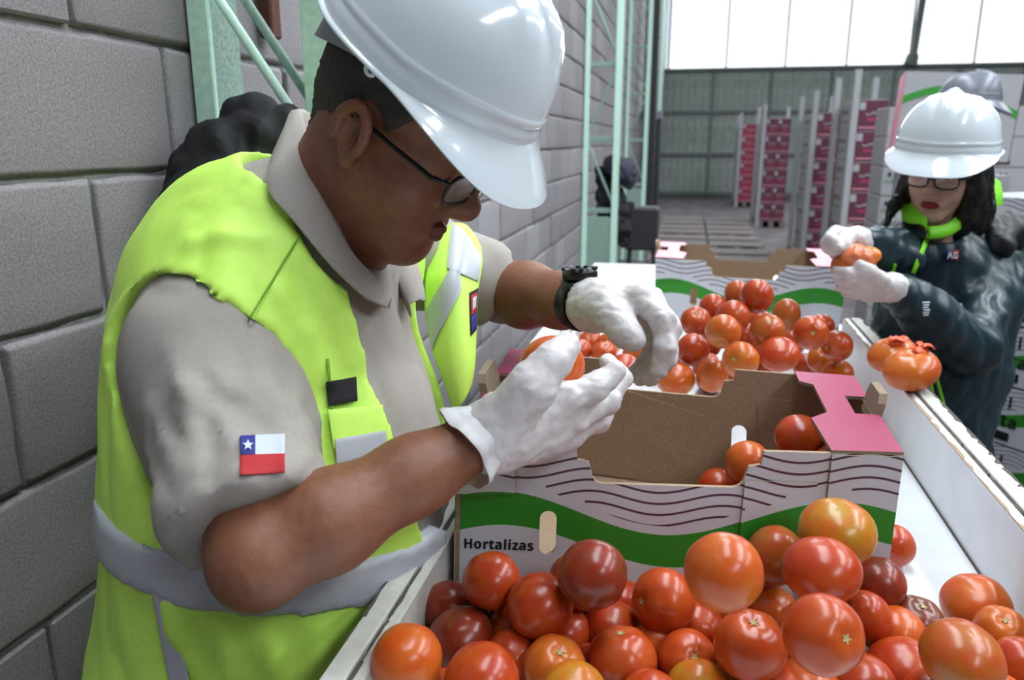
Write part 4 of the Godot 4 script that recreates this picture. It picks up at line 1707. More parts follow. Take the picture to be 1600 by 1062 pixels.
func build_man() -> void:
	var t0 := Time.get_ticks_msec()
	var man := thing("person", "person in lime hi-vis vest and grey shirt sorting tomatoes, head bowed under white helmet", "person", Vector3(-0.53, 0, -0.9))
	var hx := Transform3D(Basis(Vector3(0.205, 0.076, -0.976).normalized(), Vector3(0.559, 0.81, 0.18).normalized(), Vector3(0.804, -0.582, 0.124).normalized()).orthonormalized(), HEAD_M)
	var back := man.transform.affine_inverse()
	# --- torso
	var f := Vector3(0.98, 0, -0.2).normalized()
	var r := Vector3(-f.z, 0, f.x)
	var neck := Vector3(-0.455, 1.462, -0.925)
	var cu := Vector3(-0.52, 1.365, -0.925)
	var ch := Vector3(-0.535, 1.28, -0.92)
	var be := Vector3(-0.512, 1.147, -0.90)
	var wa := Vector3(-0.515, 1.038, -0.89)
	var hi := Vector3(-0.554, 0.857, -0.88)
	var SR: Vector3 = J.SR
	var SL: Vector3 = J.SL
	var torso := Field.new()
	torso.kk = 0.06
	torso.flat(cu, ch, 0.15, 0.19, f, 0.82)
	torso.flat(ch, be, 0.18, 0.195, f, 0.95)
	torso.cone(be, wa, 0.19, 0.195)
	torso.cone(wa, hi, 0.195, 0.185)
	torso.cone(neck + Vector3(-0.02, -0.03, 0), SR.lerp(cu, 0.25), 0.07, 0.075)
	torso.cone(neck + Vector3(-0.02, -0.03, 0), SL.lerp(cu, 0.2), 0.07, 0.075)
	torso.cone(cu, SR, 0.1, 0.072)
	torso.cone(cu, SL, 0.1, 0.072)
	torso.ball(cu - f * 0.045 + Vector3(0, 0.0, 0), 0.115)
	var lo := Vector3(-0.86, 0.74, -1.36)
	var hi_ := Vector3(-0.2, 1.6, -0.55)
	# --- shirt with short sleeves
	var ER: Vector3 = J.ER
	var EL: Vector3 = J.EL
	var WR: Vector3 = J.WR
	var WL: Vector3 = J.WL
	var shirt := torso.copy()
	shirt.grow(0.006)
	shirt.kk = 0.045
	var armr := (ER - SR).normalized()
	var cuff_r := SR.lerp(ER, 0.80)
	shirt.cone(SR + armr * 0.0, cuff_r, 0.085, 0.076)
	shirt.cone(cuff_r, cuff_r + armr * 0.05, 0.076, 0.075, 0.02)
	var arml := (EL - SL).normalized()
	var cuff_l := SL.lerp(EL, 0.80)
	shirt.cone(SL, cuff_l, 0.085, 0.072)
	shirt.cone(cuff_l, cuff_l + arml * 0.05, 0.072, 0.075, 0.02)
	# folds radiating on the near sleeve and where the arm bends
	var side := armr.cross(Vector3(-0.3, -0.2, 0.9)).normalized()
	var outw := side.cross(armr).normalized()
	if outw.z < 0:
		outw = -outw
	for q in [[0.15, 0.8, 0.5, 0.9, 0.004], [0.3, 0.2, 0.75, 0.75, 0.004], [0.45, -0.1, 0.8, 0.35, 0.0035], [0.55, 0.5, 0.85, 0.85, 0.004], [0.62, -0.6, 0.84, 0.1, 0.0035], [0.7, 0.0, 0.88, 0.5, 0.003], [0.1, -0.7, 0.45, -0.5, 0.003]]:
		var pa: Vector3 = SR.lerp(ER, q[0])
		var pb: Vector3 = SR.lerp(ER, q[2])
		var ra: float = lerpf(0.088, 0.074, q[0])
		var rb: float = lerpf(0.088, 0.074, q[2])
		var da: Vector3 = outw * cos(q[1]) - side * sin(q[1])
		var db: Vector3 = outw * cos(q[3]) - side * sin(q[3])
		shirt.cone(pa + da * (ra - 0.002), pb + db * (rb - 0.002), q[4], q[4], 0.014)
	var sb := shirt.copy()
	for q in [[[335, 585], [380, 618], [425, 645], 0.0042], [[300, 610], [345, 660], [372, 700], 0.004], [[330, 792], [385, 806], [440, 782], 0.0045], [[372, 748], [352, 775], [335, 800], 0.0035], [[448, 700], [466, 686], [482, 660], 0.0038],
			[[450, 732], [468, 726], [484, 708], 0.0038], [[436, 668], [452, 645], [466, 622], 0.0036], [[400, 760], [425, 772], [455, 765], 0.0035], [[285, 600], [300, 660], [312, 730], 0.0035], [[405, 600], [425, 625], [440, 650], 0.0035]]:
		for k in 2:
			shirt.cone(hit_on(sb, q[k][0], q[k][1], -0.0005), hit_on(sb, q[k + 1][0], q[k + 1][1], -0.0005), q[3] * 1.5, q[3] * 1.2, 0.014)
	var sl := Field.new()
	sl.prims = shirt.prims.duplicate()
	sl.half(cuff_r + armr * 0.018, armr, 0.002, 2)
	sl.half(cuff_l + arml * 0.018, arml, 0.002, 2)
	# the cut planes would also trim the body; limit them to boxes round the cuffs
	sl.prims.resize(sl.prims.size() - 2)
	sl.block(cuff_r + armr * 0.118, Vector3(0.16, 0.16, 0.1), frame_z(armr), 0.0, 0.003, 1)
	sl.block(cuff_l + arml * 0.118, Vector3(0.16, 0.16, 0.1), frame_z(arml), 0.0, 0.003, 1)
	# open throat
	sl.cone(neck + Vector3(0.0, -0.03, 0), neck + Vector3(0.13, 0.06, 0.03), 0.055, 0.1, 0.02, 1)
	var cr := crumple(11, 6.0, Vector3(1.4, 0.55, 1.4), 0.006)
	var rn := FastNoiseLite.new()
	rn.seed = 5
	rn.frequency = 11.0
	var ux := armr
	var sleeve := func(p: Vector3, n: Vector3) -> float:
		var base: float = cr.call(p, n)
		var d := p - SR
		var along := d.dot(ux) / 0.264
		if along < 0.1 or along > 0.86 or (d - ux * d.dot(ux)).length() > 0.12:
			return base
		var q := rn.get_noise_3d(d.dot(side) * 1.7, d.dot(ux) * 0.9 + d.dot(side) * 0.8, d.dot(outw) * 1.2)
		return base + (0.35 - absf(q)) * 0.006 * smoothstep(0.1, 0.5, along) * (1.0 - smoothstep(0.74, 0.84, along))
	wear(man, back, "shirt", net([[sl, lo, Vector3(-0.2, 1.6, -0.52), 0.0082]], sleeve, 1), M.shirt)
	# --- vest: a shell outside the shirt, open in front, cut for arms and neck
	var vest := torso.copy()
	vest.grow(0.019)
	vest.cone(wa - Vector3(0, 0.02, 0), hi - Vector3(0, 0.04, 0), 0.205, 0.245, 0.04)
	var full := vest.copy()
	for q in [[[472, 405], [515, 480], [548, 565], 0.004], [[500, 430], [545, 500], [575, 570], 0.0038], [[440, 455], [480, 520], [505, 590], 0.004], [[300, 380], [345, 365], [400, 372], 0.005],
			[[340, 985], [352, 1015], [355, 1050], 0.006], [[420, 1005], [430, 1030], [432, 1062], 0.006], [[262, 940], [275, 985], [300, 1040], 0.005], [[500, 990], [495, 1020], [480, 1060], 0.006], [[240, 640], [250, 720], [275, 800], 0.004]]:
		for k in 2:
			vest.cone(hit_on(full, q[k][0], q[k][1], 0.0), hit_on(full, q[k + 1][0], q[k + 1][1], 0.0), q[3], q[3] * 0.8, 0.02)
	var hole := SR.lerp(ER, 0.02)
	vest.cone(hole + outw * 0.03, SR.lerp(ER, 0.8) + outw * 0.05, 0.098, 0.14, 0.012, 1)
	vest.cone(SL.lerp(EL, 0.05), SL.lerp(EL, 0.8), 0.1, 0.14, 0.012, 1)
	vest.cone(neck + Vector3(-0.015, -0.01, 0.0), neck + Vector3(0.04, 0.15, 0), 0.08, 0.13, 0.01, 1)
	vest.ball(eye_pt([545, 372, 0.93]), 0.06, 0.02, 1)
	vest.ball(eye_pt([520, 340, 0.93]), 0.05, 0.02, 1)
	# the open front: a wedge from the throat to the hem
	var fr := frame_z(r)
	vest.cone(neck + f * 0.11 + r * 0.02, ch + f * 0.2 + r * 0.045, 0.095, 0.105, 0.008, 1)
	vest.cone(ch + f * 0.2 + r * 0.045, wa + f * 0.22 + r * 0.02, 0.105, 0.085, 0.008, 1)
	vest.cone(wa + f * 0.22 + r * 0.02, hi + f * 0.2 + r * 0.0, 0.085, 0.09, 0.008, 1)
	var cv := crumple(11, 6.0, Vector3(1.4, 0.55, 1.4), 0.006)
	var vm := net([[vest, lo - Vector3(0.02, 0, 0), hi_ + Vector3(0.02, 0.02, 0), 0.0074]], cv, 2)
	var vo: MeshInstance3D = wear(man, back, "hi_vis_vest", vm, M.vest, null, "fluorescent yellow green safety vest")
	# reflective tape
	var tape := full.copy()
	tape.grow(0.0055)
	var belt := tape.copy()
	belt.block(Vector3(-0.5, 1.062, -0.9), Vector3(0.4, 0.03, 0.4), Basis(Vector3(0, 0, 1), -0.10) * Basis(Vector3(1, 0, 0), -0.1), 0.0, 0.001, 2)
	belt.cone(ch + f * 0.2, wa + f * 0.235 - r * 0.02, 0.095, 0.085, 0.002, 1)
	belt.cone(wa + f * 0.235 - r * 0.02, hi + f * 0.21 - r * 0.02, 0.085, 0.1, 0.002, 1)
	wear(man, back, "tape", net([[belt, Vector3(-0.84, 0.94, -1.25), Vector3(-0.2, 1.2, -0.6), 0.0085]], null, 1), M.tape, vo, "silver reflective tape")
	patch(full, vo, "tape", M.tape, [[222, 850], [244, 864], [298, 1075], [266, 1075]], 5, 14, 0.006, back)
	# breast strips on the far front edge and the pocket on the near front
	var cam_dir := Vector3(-0.42, -0.2, -0.88).normalized()
	patch(vest, vo, "pocket_flap", M.vest, [[513, 640], [598, 632], [604, 690], [522, 700]], 8, 6, 0.006, back)
	patch(vest, vo, "tape", M.tape, [[524, 686], [603, 672], [608, 712], [527, 726]], 8, 5, 0.008, back)
	patch(vest, vo, "loop_patch", M.black_cloth, [[511, 597], [557, 588], [559, 626], [514, 634]], 6, 5, 0.005, back)
	# the far front panel hangs open; a sheet over the far breast
	var grid := [[[672, 392, 1.20], [700, 352, 1.21], [730, 352, 1.22], [752, 385, 1.23]], [[664, 430, 1.16], [692, 420, 1.14], [724, 410, 1.15], [754, 412, 1.19]], [[664, 490, 1.14], [694, 484, 1.115], [726, 474, 1.12], [747, 460, 1.16]],
		[[676, 550, 1.12], [702, 545, 1.10], [730, 536, 1.105], [745, 520, 1.14]], [[694, 600, 1.11], [712, 595, 1.095], [732, 585, 1.10], [743, 568, 1.12]], [[708, 640, 1.11], [718, 634, 1.10], [728, 622, 1.10], [738, 600, 1.11]]]
	var rows := []
	for g in grid:
		var row := []
		for q in g:
			row.append(eye_pt(q))
		rows.append(row)
	var dense := spline_cols(spline_rows(rows, 5), 5)
	var pn := part("front_panel", sheet(dense, 0.006), M.vest, vo)
	var over := func(i0: float, i1: float, j0: float, j1: float, sk: float, lift: float, nn: int, mm: int) -> ArrayMesh:
		var o := []
		for a in nn + 1:
			var row := []
			for b2 in mm + 1:
				var u: float = lerpf(i0, i1, float(a) / nn) + sk * (float(b2) / mm - 0.5)
				var v: float = lerpf(j0, j1, float(b2) / mm)
				var p := grid_at(dense, u, v)
				row.append(p + (Vector3(0, 1.55, 0) - p).normalized() * lift)
			o.append(row)
		return sheet(o, 0.0012)
	part("tape", over.call(0.06, 0.26, 0.4, 0.95, 0.12, 0.004, 6, 8), M.tape, vo, Vector3.ZERO, "silver reflective tape")
	part("tape", over.call(0.27, 0.46, 0.0, 0.62, -0.26, 0.004, 6, 8), M.tape, vo, Vector3.ZERO, "silver reflective tape")
	part("badge", over.call(0.36, 0.58, 0.78, 0.99, 0.0, 0.005, 4, 4), M.navy, vo, Vector3.ZERO, "small dark badge with AG lettering in red and blue")
	part("badge_field", over.call(0.38, 0.48, 0.81, 0.96, 0.0, 0.0075, 3, 3), M.flag_red, vo)
	part("badge_field", over.call(0.49, 0.56, 0.81, 0.96, 0.0, 0.0075, 3, 3), M.flag_blue, vo)
	part("badge_letter", over.call(0.40, 0.46, 0.85, 0.89, 0.0, 0.0095, 3, 3), M.flag_white, vo)
	part("badge_letter", over.call(0.40, 0.46, 0.91, 0.94, 0.0, 0.0095, 3, 3), M.flag_white, vo)
	patch(vest, vo, "seam", M.vest_seam, [[466, 368], [469, 369], [386, 507], [383, 506]], 2, 20, 0.0035, back)
	patch(vest, vo, "seam", M.vest_seam, [[512, 560], [514.5, 560], [521, 640], [518, 640]], 2, 10, 0.0035, back)
	# --- flag on the near sleeve
	var fl: MeshInstance3D = patch(sl, man, "flag_patch", M.flag_white, [[376, 680], [445, 677], [445, 738], [375, 740]], 12, 10, 0.004, back)
	fl.set_meta("label", "embroidered flag patch, white and red with a white star on blue")
	patch(sl, fl, "blue_canton", M.flag_blue, [[376, 680], [399, 679], [399, 709], [376, 710]], 5, 5, 0.0062, back, true)
	patch(sl, fl, "red_band", M.flag_red, [[375, 710], [445, 708], [445, 738], [375, 740]], 12, 6, 0.0058, back, true)
	var star := []
	for i in 10:
		var a := -PI / 2 + TAU * i / 10.0
		var rr := 9.0 if i % 2 == 0 else 3.8
		star.append([387.5 + cos(a) * rr, 694.5 + sin(a) * rr])
	patch(sl, fl, "star", M.flag_white, star, 0, 0, 0.0085, back, true)
	# --- collar
	var col := []
	var under := []
	for i in 7:
		var ci: Vector3 = J["ci%d" % i]
		var co: Vector3 = J["co%d" % i]
		if i >= 2:
			co = hit_on(full, CO[i - 2][0], CO[i - 2][1], 0.012)
		var inn := neck + (ci - neck) * 0.93 + Vector3(0, -0.028, 0)
		var mid := (ci + co) * 0.5 + ((ci + co) * 0.5 - neck).normalized() * 0.014
		col.append([inn, ci, (ci * 0.75 + mid * 0.25) + Vector3(0, 0.003, 0), mid, co.lerp(mid, 0.4), co])
	var cs := spline_rows(col, 4)
	wear(man, back, "collar", sheet(cs, 0.003), M.shirt)
	var farc := []
	for q in [[[505, 200, 1.12], [498, 205, 1.16]], [[560, 330, 1.10], [600, 330, 1.13]], [[612, 415, 1.06], [650, 405, 1.1]], [[640, 472, 1.02], [666, 470, 1.05]]]:
		farc.append([eye_pt(q[0]) - Vector3(0, 0.02, 0), eye_pt(q[0]), eye_pt(q[0]).lerp(eye_pt(q[1]), 0.5) + Vector3(0.004, 0.004, 0), eye_pt(q[1])])
	wear(man, back, "collar", sheet(spline_rows(farc, 4), 0.003), M.shirt)
	# --- body: head, neck and arms in one mesh
	var head := man_head(hx)
	head.cone(hx * Vector3(0, -0.03, -0.03), neck + Vector3(-0.01, -0.02, 0), 0.066, 0.07, 0.03)
	head.cone(hx * Vector3(0, -0.07, 0.0), neck + Vector3(0.03, -0.06, 0), 0.05, 0.05, 0.03)
	var arms := Field.new()
	arms.kk = 0.025
	arms.chain([SR, SR.lerp(ER, 0.55), ER], [0.06, 0.054, 0.039])
	arms.chain([ER, ER.lerp(WR, 0.3), ER.lerp(WR, 0.7), WR], [0.038, 0.0465, 0.037, 0.031])
	arms.ball(ER + (ER - SR).normalized() * 0.002, 0.038)
	arms.chain([SL, SL.lerp(EL, 0.55), EL], [0.06, 0.056, 0.05])
	arms.chain([EL, EL.lerp(WL, 0.3), EL.lerp(WL, 0.7), WL], [0.051, 0.052, 0.04, 0.032])
	var trunk := Field.new()
	trunk.kk = 0.05
	trunk.flat(cu, ch, 0.13, 0.17, f, 0.82)
	trunk.cone(ch, hi, 0.15, 0.165)
	trunk.cone(neck, cu, 0.06, 0.1)
	var bod := net([[head, HEAD_M + Vector3(-0.24, -0.26, -0.17), HEAD_M + Vector3(0.17, 0.16, 0.17), 0.0038], [arms, Vector3(-0.6, 1.08, -1.4), Vector3(-0.08, 1.45, -0.5), 0.0065], [trunk, Vector3(-0.8, 0.7, -1.2), Vector3(-0.3, 1.5, -0.65), 0.02]])
	var body: MeshInstance3D = wear(man, back, "body", bod, M.skin, null, "brown skin of bowed face, neck and bare forearms")
	# --- hair: short, greying, below the helmet
	var hair := Field.new()
	hair.kk = 0.01
	hair.egg(hx * Vector3(0, 0.045, -0.012), Vector3(0.0855, 0.1, 0.1075), hx.basis)
	hair.cone(hx * Vector3(0, -0.01, -0.06), hx * Vector3(0, -0.055, -0.066), 0.05, 0.04, 0.03)
	hair.half(hx * Vector3(0, 0, 0.012), hx.basis * Vector3(0, -0.52, 0.85), 0.004, 2)
	hair.half(hx * Vector3(0, 0.07, 0), hx.basis * Vector3(0, 1, 0), 0.004, 2)
	for s in [-1.0, 1.0]:
		hair.egg(hx * Vector3(0.084 * s, -0.002, -0.004), Vector3(0.03, 0.04, 0.027), hx.basis, 0.008, 1)
	var fz := crumple(21, 160.0, Vector3.ONE, 0.0022)
	wear(man, back, "hair", net([[hair, HEAD_M - Vector3.ONE * 0.16, HEAD_M + Vector3.ONE * 0.16, 0.0042]], fz), M.grey_hair, null, "short dark hair going grey")
	# eyes
	for s in [-1.0, 1.0]:
		var e: MeshInstance3D = wear(man, back, "eye", sphere(0.0108), M.eye)
		e.position = back * (hx * Vector3(0.031 * s, 0.0065, 0.079))
		var ir := part("iris", sphere(0.0055), M.iris, e, (hx.basis * Vector3(0, -0.25, 0.97)).normalized() * 0.0078)
	# lips
	var lp := Field.new()
	lp.kk = 0.004
	lp.chain([hx * Vector3(-0.024, -0.069, 0.085), hx * Vector3(0, -0.064, 0.1015), hx * Vector3(0.024, -0.069, 0.085)], [0.004, 0.0062, 0.004])
	lp.chain([hx * Vector3(-0.022, -0.073, 0.084), hx * Vector3(0, -0.075, 0.1), hx * Vector3(0.022, -0.073, 0.084)], [0.004, 0.0072, 0.004])
	wear(man, back, "lips", net([[lp, hx * Vector3(0, -0.07, 0.09) - Vector3.ONE * 0.045, hx * Vector3(0, -0.07, 0.09) + Vector3.ONE * 0.045, 0.003]]), M.lip)
	glasses(hx, "black framed glasses on the bowed man's face", 0.0)
	# --- gloves
	var gr := wear(man, back, "glove", man_right_glove(), M.glove, null, "thin white latex glove")
	part("cuff", glove_cuff(J.WR - (J.ER - J.WR).normalized() * 0.014, (J.ER - J.WR).normalized(), 0.0335, 0.044, 0.04, 5), M.glove, gr)
	wear(man, back, "glove", man_left_glove(), M.glove, null, "thin white latex glove")
	# --- trousers and boots
	wear(man, back, "trousers", legs_mesh(hi, f, r, 0.105), M.trousers)
	for s in [-1.0, 1.0]:
		wear(man, back, "boot", boot_mesh(hi + r * 0.1 * s, f), M.boot)
	# --- helmet, tipped a little more than the head
	var hh := hx * Transform3D(Basis(Vector3(1, 0, 0), 0.11).scaled(Vector3(0.94, 0.93, 0.96)), Vector3(0, 0.051, -0.008))
	helmet_on(hh, "white safety helmet tilted low on the bowed man's head", helmet_meshes(), M.helmet)
	wristwatch()

# a part given in world space
func wear(who: Node3D, back: Transform3D, called: String, m: Mesh, mt: Material, parent: Node = null, label := "") -> MeshInstance3D:
	var o := part(called, m, mt, parent if parent else who, Vector3.ZERO, label)
	if parent == null:
		o.transform = back
	return o

func frame_z(z: Vector3) -> Basis:
	var x := Vector3.UP.cross(z)
	if x.length() < 0.1:
		x = Vector3.RIGHT.cross(z)
	x = x.normalized()
	return Basis(x, z.cross(x), z)

func sphere(r: float) -> SphereMesh:
	var s := SphereMesh.new()
	s.radius = r
	s.height = r * 2
	s.radial_segments = 24
	s.rings = 12
	return s

# rows of points made denser by a smooth curve through them
func spline_rows(rows: Array, k: int) -> Array:
	var n := rows.size()
	var out := []
	for i in n - 1:
		for s in k:
			var u := float(s) / k
			var row := []
			for c in rows[0].size():
				var a: Vector3 = rows[maxi(i - 1, 0)][c]
				var b: Vector3 = rows[i][c]
				var d: Vector3 = rows[i + 1][c]
				var e: Vector3 = rows[mini(i + 2, n - 1)][c]
				row.append(b.cubic_interpolate(d, a, e, u))
			out.append(row)
	out.append(rows[n - 1])
	return out

func spline_loop(p: Array) -> Array:
	var q := p
	for k in 3:
		var o := []
		for i in q.size():
			o.append((q[i - 1] + q[i] * 2.0 + q[(i + 1) % q.size()]) * 0.25)
		q = o
	return q

func spline_cols(rows: Array, k: int) -> Array:
	var t := []
	for c in rows[0].size():
		var col := []
		for row in rows:
			col.append(row[c])
		t.append(col)
	var d := spline_rows(t, k)
	var out := []
	for r in d[0].size():
		var row := []
		for c in d.size():
			row.append(d[c][r])
		out.append(row)
	return out

func grid_at(g: Array, u: float, v: float) -> Vector3:
	var y: float = clampf(u, 0, 1) * (g.size() - 1)
	var x: float = clampf(v, 0, 1) * (g[0].size() - 1)
	var j := mini(int(y), g.size() - 2)
	var i := mini(int(x), int(g[0].size()) - 2)
	var a: Vector3 = g[j][i].lerp(g[j][i + 1], x - i)
	var b: Vector3 = g[j + 1][i].lerp(g[j + 1][i + 1], x - i)
	return a.lerp(b, y - j)

# where the line of sight of the photograph's point (u, v) leaves the camera's place; used to lay badges on cloth at the right spot
func sight(u: float, v: float) -> Vector3:
	var fwd := CAM_UP.cross(CAM_RIGHT)
	return (fwd + CAM_RIGHT * ((u - 800.0) / 1220.0) - CAM_UP * ((v - 531.0) / 1220.0)).normalized()

const CO := [[424, 255], [421, 300], [458, 345], [520, 420], [572, 468]]

func hit_on(f: Field, u: float, v: float, lift: float) -> Vector3:
	var eye := Vector3(0, 1.55, 0)
	var d := sight(u, v)
	var t := f.march(eye + d * 0.45, d, 4.0)
	return eye + d * (0.45 + (t if t > 0 else 0.4) - lift)

# a patch sewn on cloth: corners given as sight lines, laid on the field and lifted off it
func patch(f: Field, parent: Node, called: String, m: Material, q: Array, nu: int, nv: int, lift: float, back: Transform3D, sub := false) -> MeshInstance3D:
	var eye := Vector3(0, 1.55, 0)
	var hit := func(u: float, v: float) -> Vector3:
		var d := sight(u, v)
		var t := f.march(eye + d * 0.45, d, 4.0)
		return eye + d * (0.45 + (t if t > 0 else 0.4) - lift)
	var me: ArrayMesh
	if nu == 0:
		var c := Vector2.ZERO
		for p in q:
			c += Vector2(p[0], p[1]) / q.size()
		var v := PackedVector3Array([hit.call(c.x, c.y)])
		var idx := PackedInt32Array()
		for p in q:
			v.append(hit.call(p[0], p[1]))
		for i in q.size():
			idx.append_array([0, 1 + i, 1 + (i + 1) % q.size()])
		me = arr_mesh(v, idx)
	else:
		var pts := []
		for j in nv + 1:
			var row := []
			for i in nu + 1:
				var x := float(i) / nu
				var y := float(j) / nv
				var a := Vector2(q[0][0], q[0][1]).lerp(Vector2(q[1][0], q[1][1]), x)
				var b := Vector2(q[3][0], q[3][1]).lerp(Vector2(q[2][0], q[2][1]), x)
				var e := a.lerp(b, y)
				row.append(hit.call(e.x, e.y))
			pts.append(row)
		me = sheet(pts, 0.0018)
	var o := part(called, me, m, parent)
	if parent.get_parent() == self:
		o.transform = back
	return o

func man_head(hx: Transform3D) -> Field:
	var h := Field.new()
	h.kk = 0.02
	var b := hx.basis
	h.egg(hx * Vector3(0, 0.045, -0.012), Vector3(0.079, 0.094, 0.101), b)
	h.egg(hx * Vector3(0, -0.025, 0.03), Vector3(0.068, 0.08, 0.064), b, 0.03)
	for s in [-1.0, 1.0]:
		h.cone(hx * Vector3(0.05 * s, -0.055, 0.005), hx * Vector3(0.018 * s, -0.105, 0.066), 0.03, 0.025, 0.03)
		h.cone(hx * Vector3(0.042 * s, -0.03, 0.052), hx * Vector3(0.036 * s, -0.055, 0.056), 0.029, 0.027, 0.02)
		h.egg(hx * Vector3(0.031 * s, 0.012, 0.1), Vector3(0.017, 0.011, 0.012), b, 0.012, 1)
		h.ball(hx * Vector3(0.031 * s, 0.0095, 0.0785), 0.0125, 0.003)
		h.ball(hx * Vector3(0.014 * s, -0.03, 0.102), 0.0115, 0.01)
		# ear: a rolled rim round a hollow, and the lobe
		var ec := Vector3(0.0815 * s, -0.002, -0.004)
		var rim := []
		var rad := []
		for i in 11:
			var a := lerpf(-2.3, 2.0, i / 10.0)
			var tilt := Vector3(0.010 * s + 0.004 * s * cos(a * 0.5), cos(a) * 0.031 + 0.004, -sin(a) * 0.0185 - 0.002)
			rim.append(hx * (ec + tilt))
			rad.append(0.0052 if i < 8 else 0.0062)
		h.chain(rim, rad, 0.006)
		h.egg(hx * (ec + Vector3(0.004 * s, -0.003, 0.0)), Vector3(0.008, 0.027, 0.0165), b, 0.006)
		h.egg(hx * (ec + Vector3(0.0135 * s, -0.001, 0.001)), Vector3(0.010, 0.016, 0.0095), b, 0.004, 1)
		h.ball(hx * (ec + Vector3(0.006 * s, -0.029, 0.006)), 0.0085, 0.008)
		h.ball(hx * (ec + Vector3(0.006 * s, -0.006, 0.014)), 0.006, 0.006)
	h.cone(hx * Vector3(0, 0.02, 0.088), hx * Vector3(0, -0.02, 0.113), 0.0105, 0.0145, 0.016)
	h.ball(hx * Vector3(0, -0.023, 0.115), 0.0145, 0.012)
	h.cone(hx * Vector3(-0.034, 0.03, 0.077), hx * Vector3(0.034, 0.03, 0.077), 0.014, 0.014, 0.02)
	h.cone(hx * Vector3(-0.02, -0.07, 0.08), hx * Vector3(0.02, -0.07, 0.08), 0.017, 0.017, 0.015)
	h.ball(hx * Vector3(0, -0.108, 0.075), 0.023, 0.02)
	h.ball(hx * Vector3(0, -0.1, 0.03), 0.045, 0.03)
	return h

func glasses(hx: Transform3D, label: String, drop: float) -> Node3D:
	var g := thing("glasses", label, "glasses")
	g.transform = hx
	var m: Material = M.black_plastic
	for s in [-1.0, 1.0]:
		var loop := []
		var lens := []
		for i in 24:
			var a := TAU * i / 24
			var cx := signf(cos(a)) * pow(absf(cos(a)), 0.7)
			var cy := signf(sin(a)) * pow(absf(sin(a)), 0.7)
			loop.append(Vector3(0.034 * s + cx * 0.0265, 0.004 + drop + cy * 0.0185, 0.116 - absf(0.034 * s + cx * 0.0265) * 0.16))
		part("rim", tube(loop, 0.0022, 8, true), m, g)
		var v := PackedVector3Array([Vector3(0.034 * s, 0.004 + drop, 0.112)])
		var idx := PackedInt32Array()
		for p in loop:
			v.append(p)
		for i in 24:
			idx.append_array([0, 1 + (i + 1) % 24, 1 + i])
		part("lens", arr_mesh(v, idx), M.lens, g)
		part("temple", tube([Vector3(0.061 * s, 0.012 + drop, 0.106), Vector3(0.076 * s, 0.012 + drop, 0.09), Vector3(0.0855 * s, 0.016, 0.03), Vector3(0.0865 * s, 0.018, 0.0), Vector3(0.086 * s, 0.006, -0.016)], [0.003, 0.003, 0.0028, 0.0026, 0.002], 8), m, g)
	part("bridge", tube([Vector3(-0.009, 0.006 + drop, 0.114), Vector3(0, 0.011 + drop, 0.118), Vector3(0.009, 0.006 + drop, 0.114)], 0.0018, 8), m, g)
	return g

func man_right_glove() -> ArrayMesh:
	var h := Field.new()
	h.kk = 0.014
	var W: Vector3 = J.WR
	var pd: Vector3 = (J.rk1 - W).cross(J.rk4 - W).normalized()
	# palm: four rays from the wrist to the knuckles
	for k in ["rk1", "rk2", "rk3", "rk4"]:
		h.cone(W.lerp(J[k], 0.22), J[k], 0.026, 0.0175, 0.02)
	h.cone(W.lerp(J.rk2, 0.3), J.rk3, 0.026, 0.017, 0.02)
	h.chain([J.rt0, J.rt1, J.rt2, J.rt3], [0.024, 0.02, 0.0175, 0.0155], 0.016)
	h.cone(W.lerp(J.rk1, 0.25), J.rt1, 0.024, 0.02, 0.02)
	h.chain([J.rk1, J.ri1, J.ri2], [0.0165, 0.015, 0.0125], 0.01)
	h.chain([J.rk2, J.rm1, J.rm2, J.rm3], [0.0165, 0.0145, 0.013, 0.0115], 0.009)
	h.chain([J.rk3, J.rr1, J.rr2, J.rr3], [0.016, 0.014, 0.0125, 0.011], 0.009)
	h.chain([J.rk4, J.rp1, J.rp2, J.rp3], [0.0145, 0.013, 0.0115, 0.0105], 0.009)
	# loose cuff over the wrist
	var ax: Vector3 = (J.ER - W).normalized()
	h.cone(W + ax * -0.03, W - ax * 0.012, 0.0325, 0.033, 0.02)
	return net([[h, W + Vector3(-0.07, -0.09, -0.26), W + Vector3(0.2, 0.14, 0.09), 0.0036]], crumple(31, 26.0, Vector3(1, 1.3, 1), 0.0022))

# the rolled open end of a thin glove: a flaring, rippled sleeve with a bead round its edge
func glove_cuff(w: Vector3, ax: Vector3, r0: float, r1: float, len: float, sd: int) -> ArrayMesh:
	var fr := frame_z(ax)
	var pts := []
	for j in 9:
		var u := j / 8.0
		var row := []
		for i in 48:
			var a := TAU * i / 48
			var rip := 0.0035 * u * (sin(a * 5.0 + sd) + 0.6 * sin(a * 9.0 + sd * 2.0 + u * 2.0))
			var r := lerpf(r0, r1, smoothstep(0.0, 1.0, u)) + rip + (0.0016 if j >= 7 else 0.0)
			row.append(w + ax * (-0.012 + len * u + 0.006 * u * sin(a * 2.0 + sd)) + (fr.x * cos(a) + fr.y * sin(a)) * r)
		row.reverse()
		pts.append(row)
	return sheet(pts, 0.0012, true)

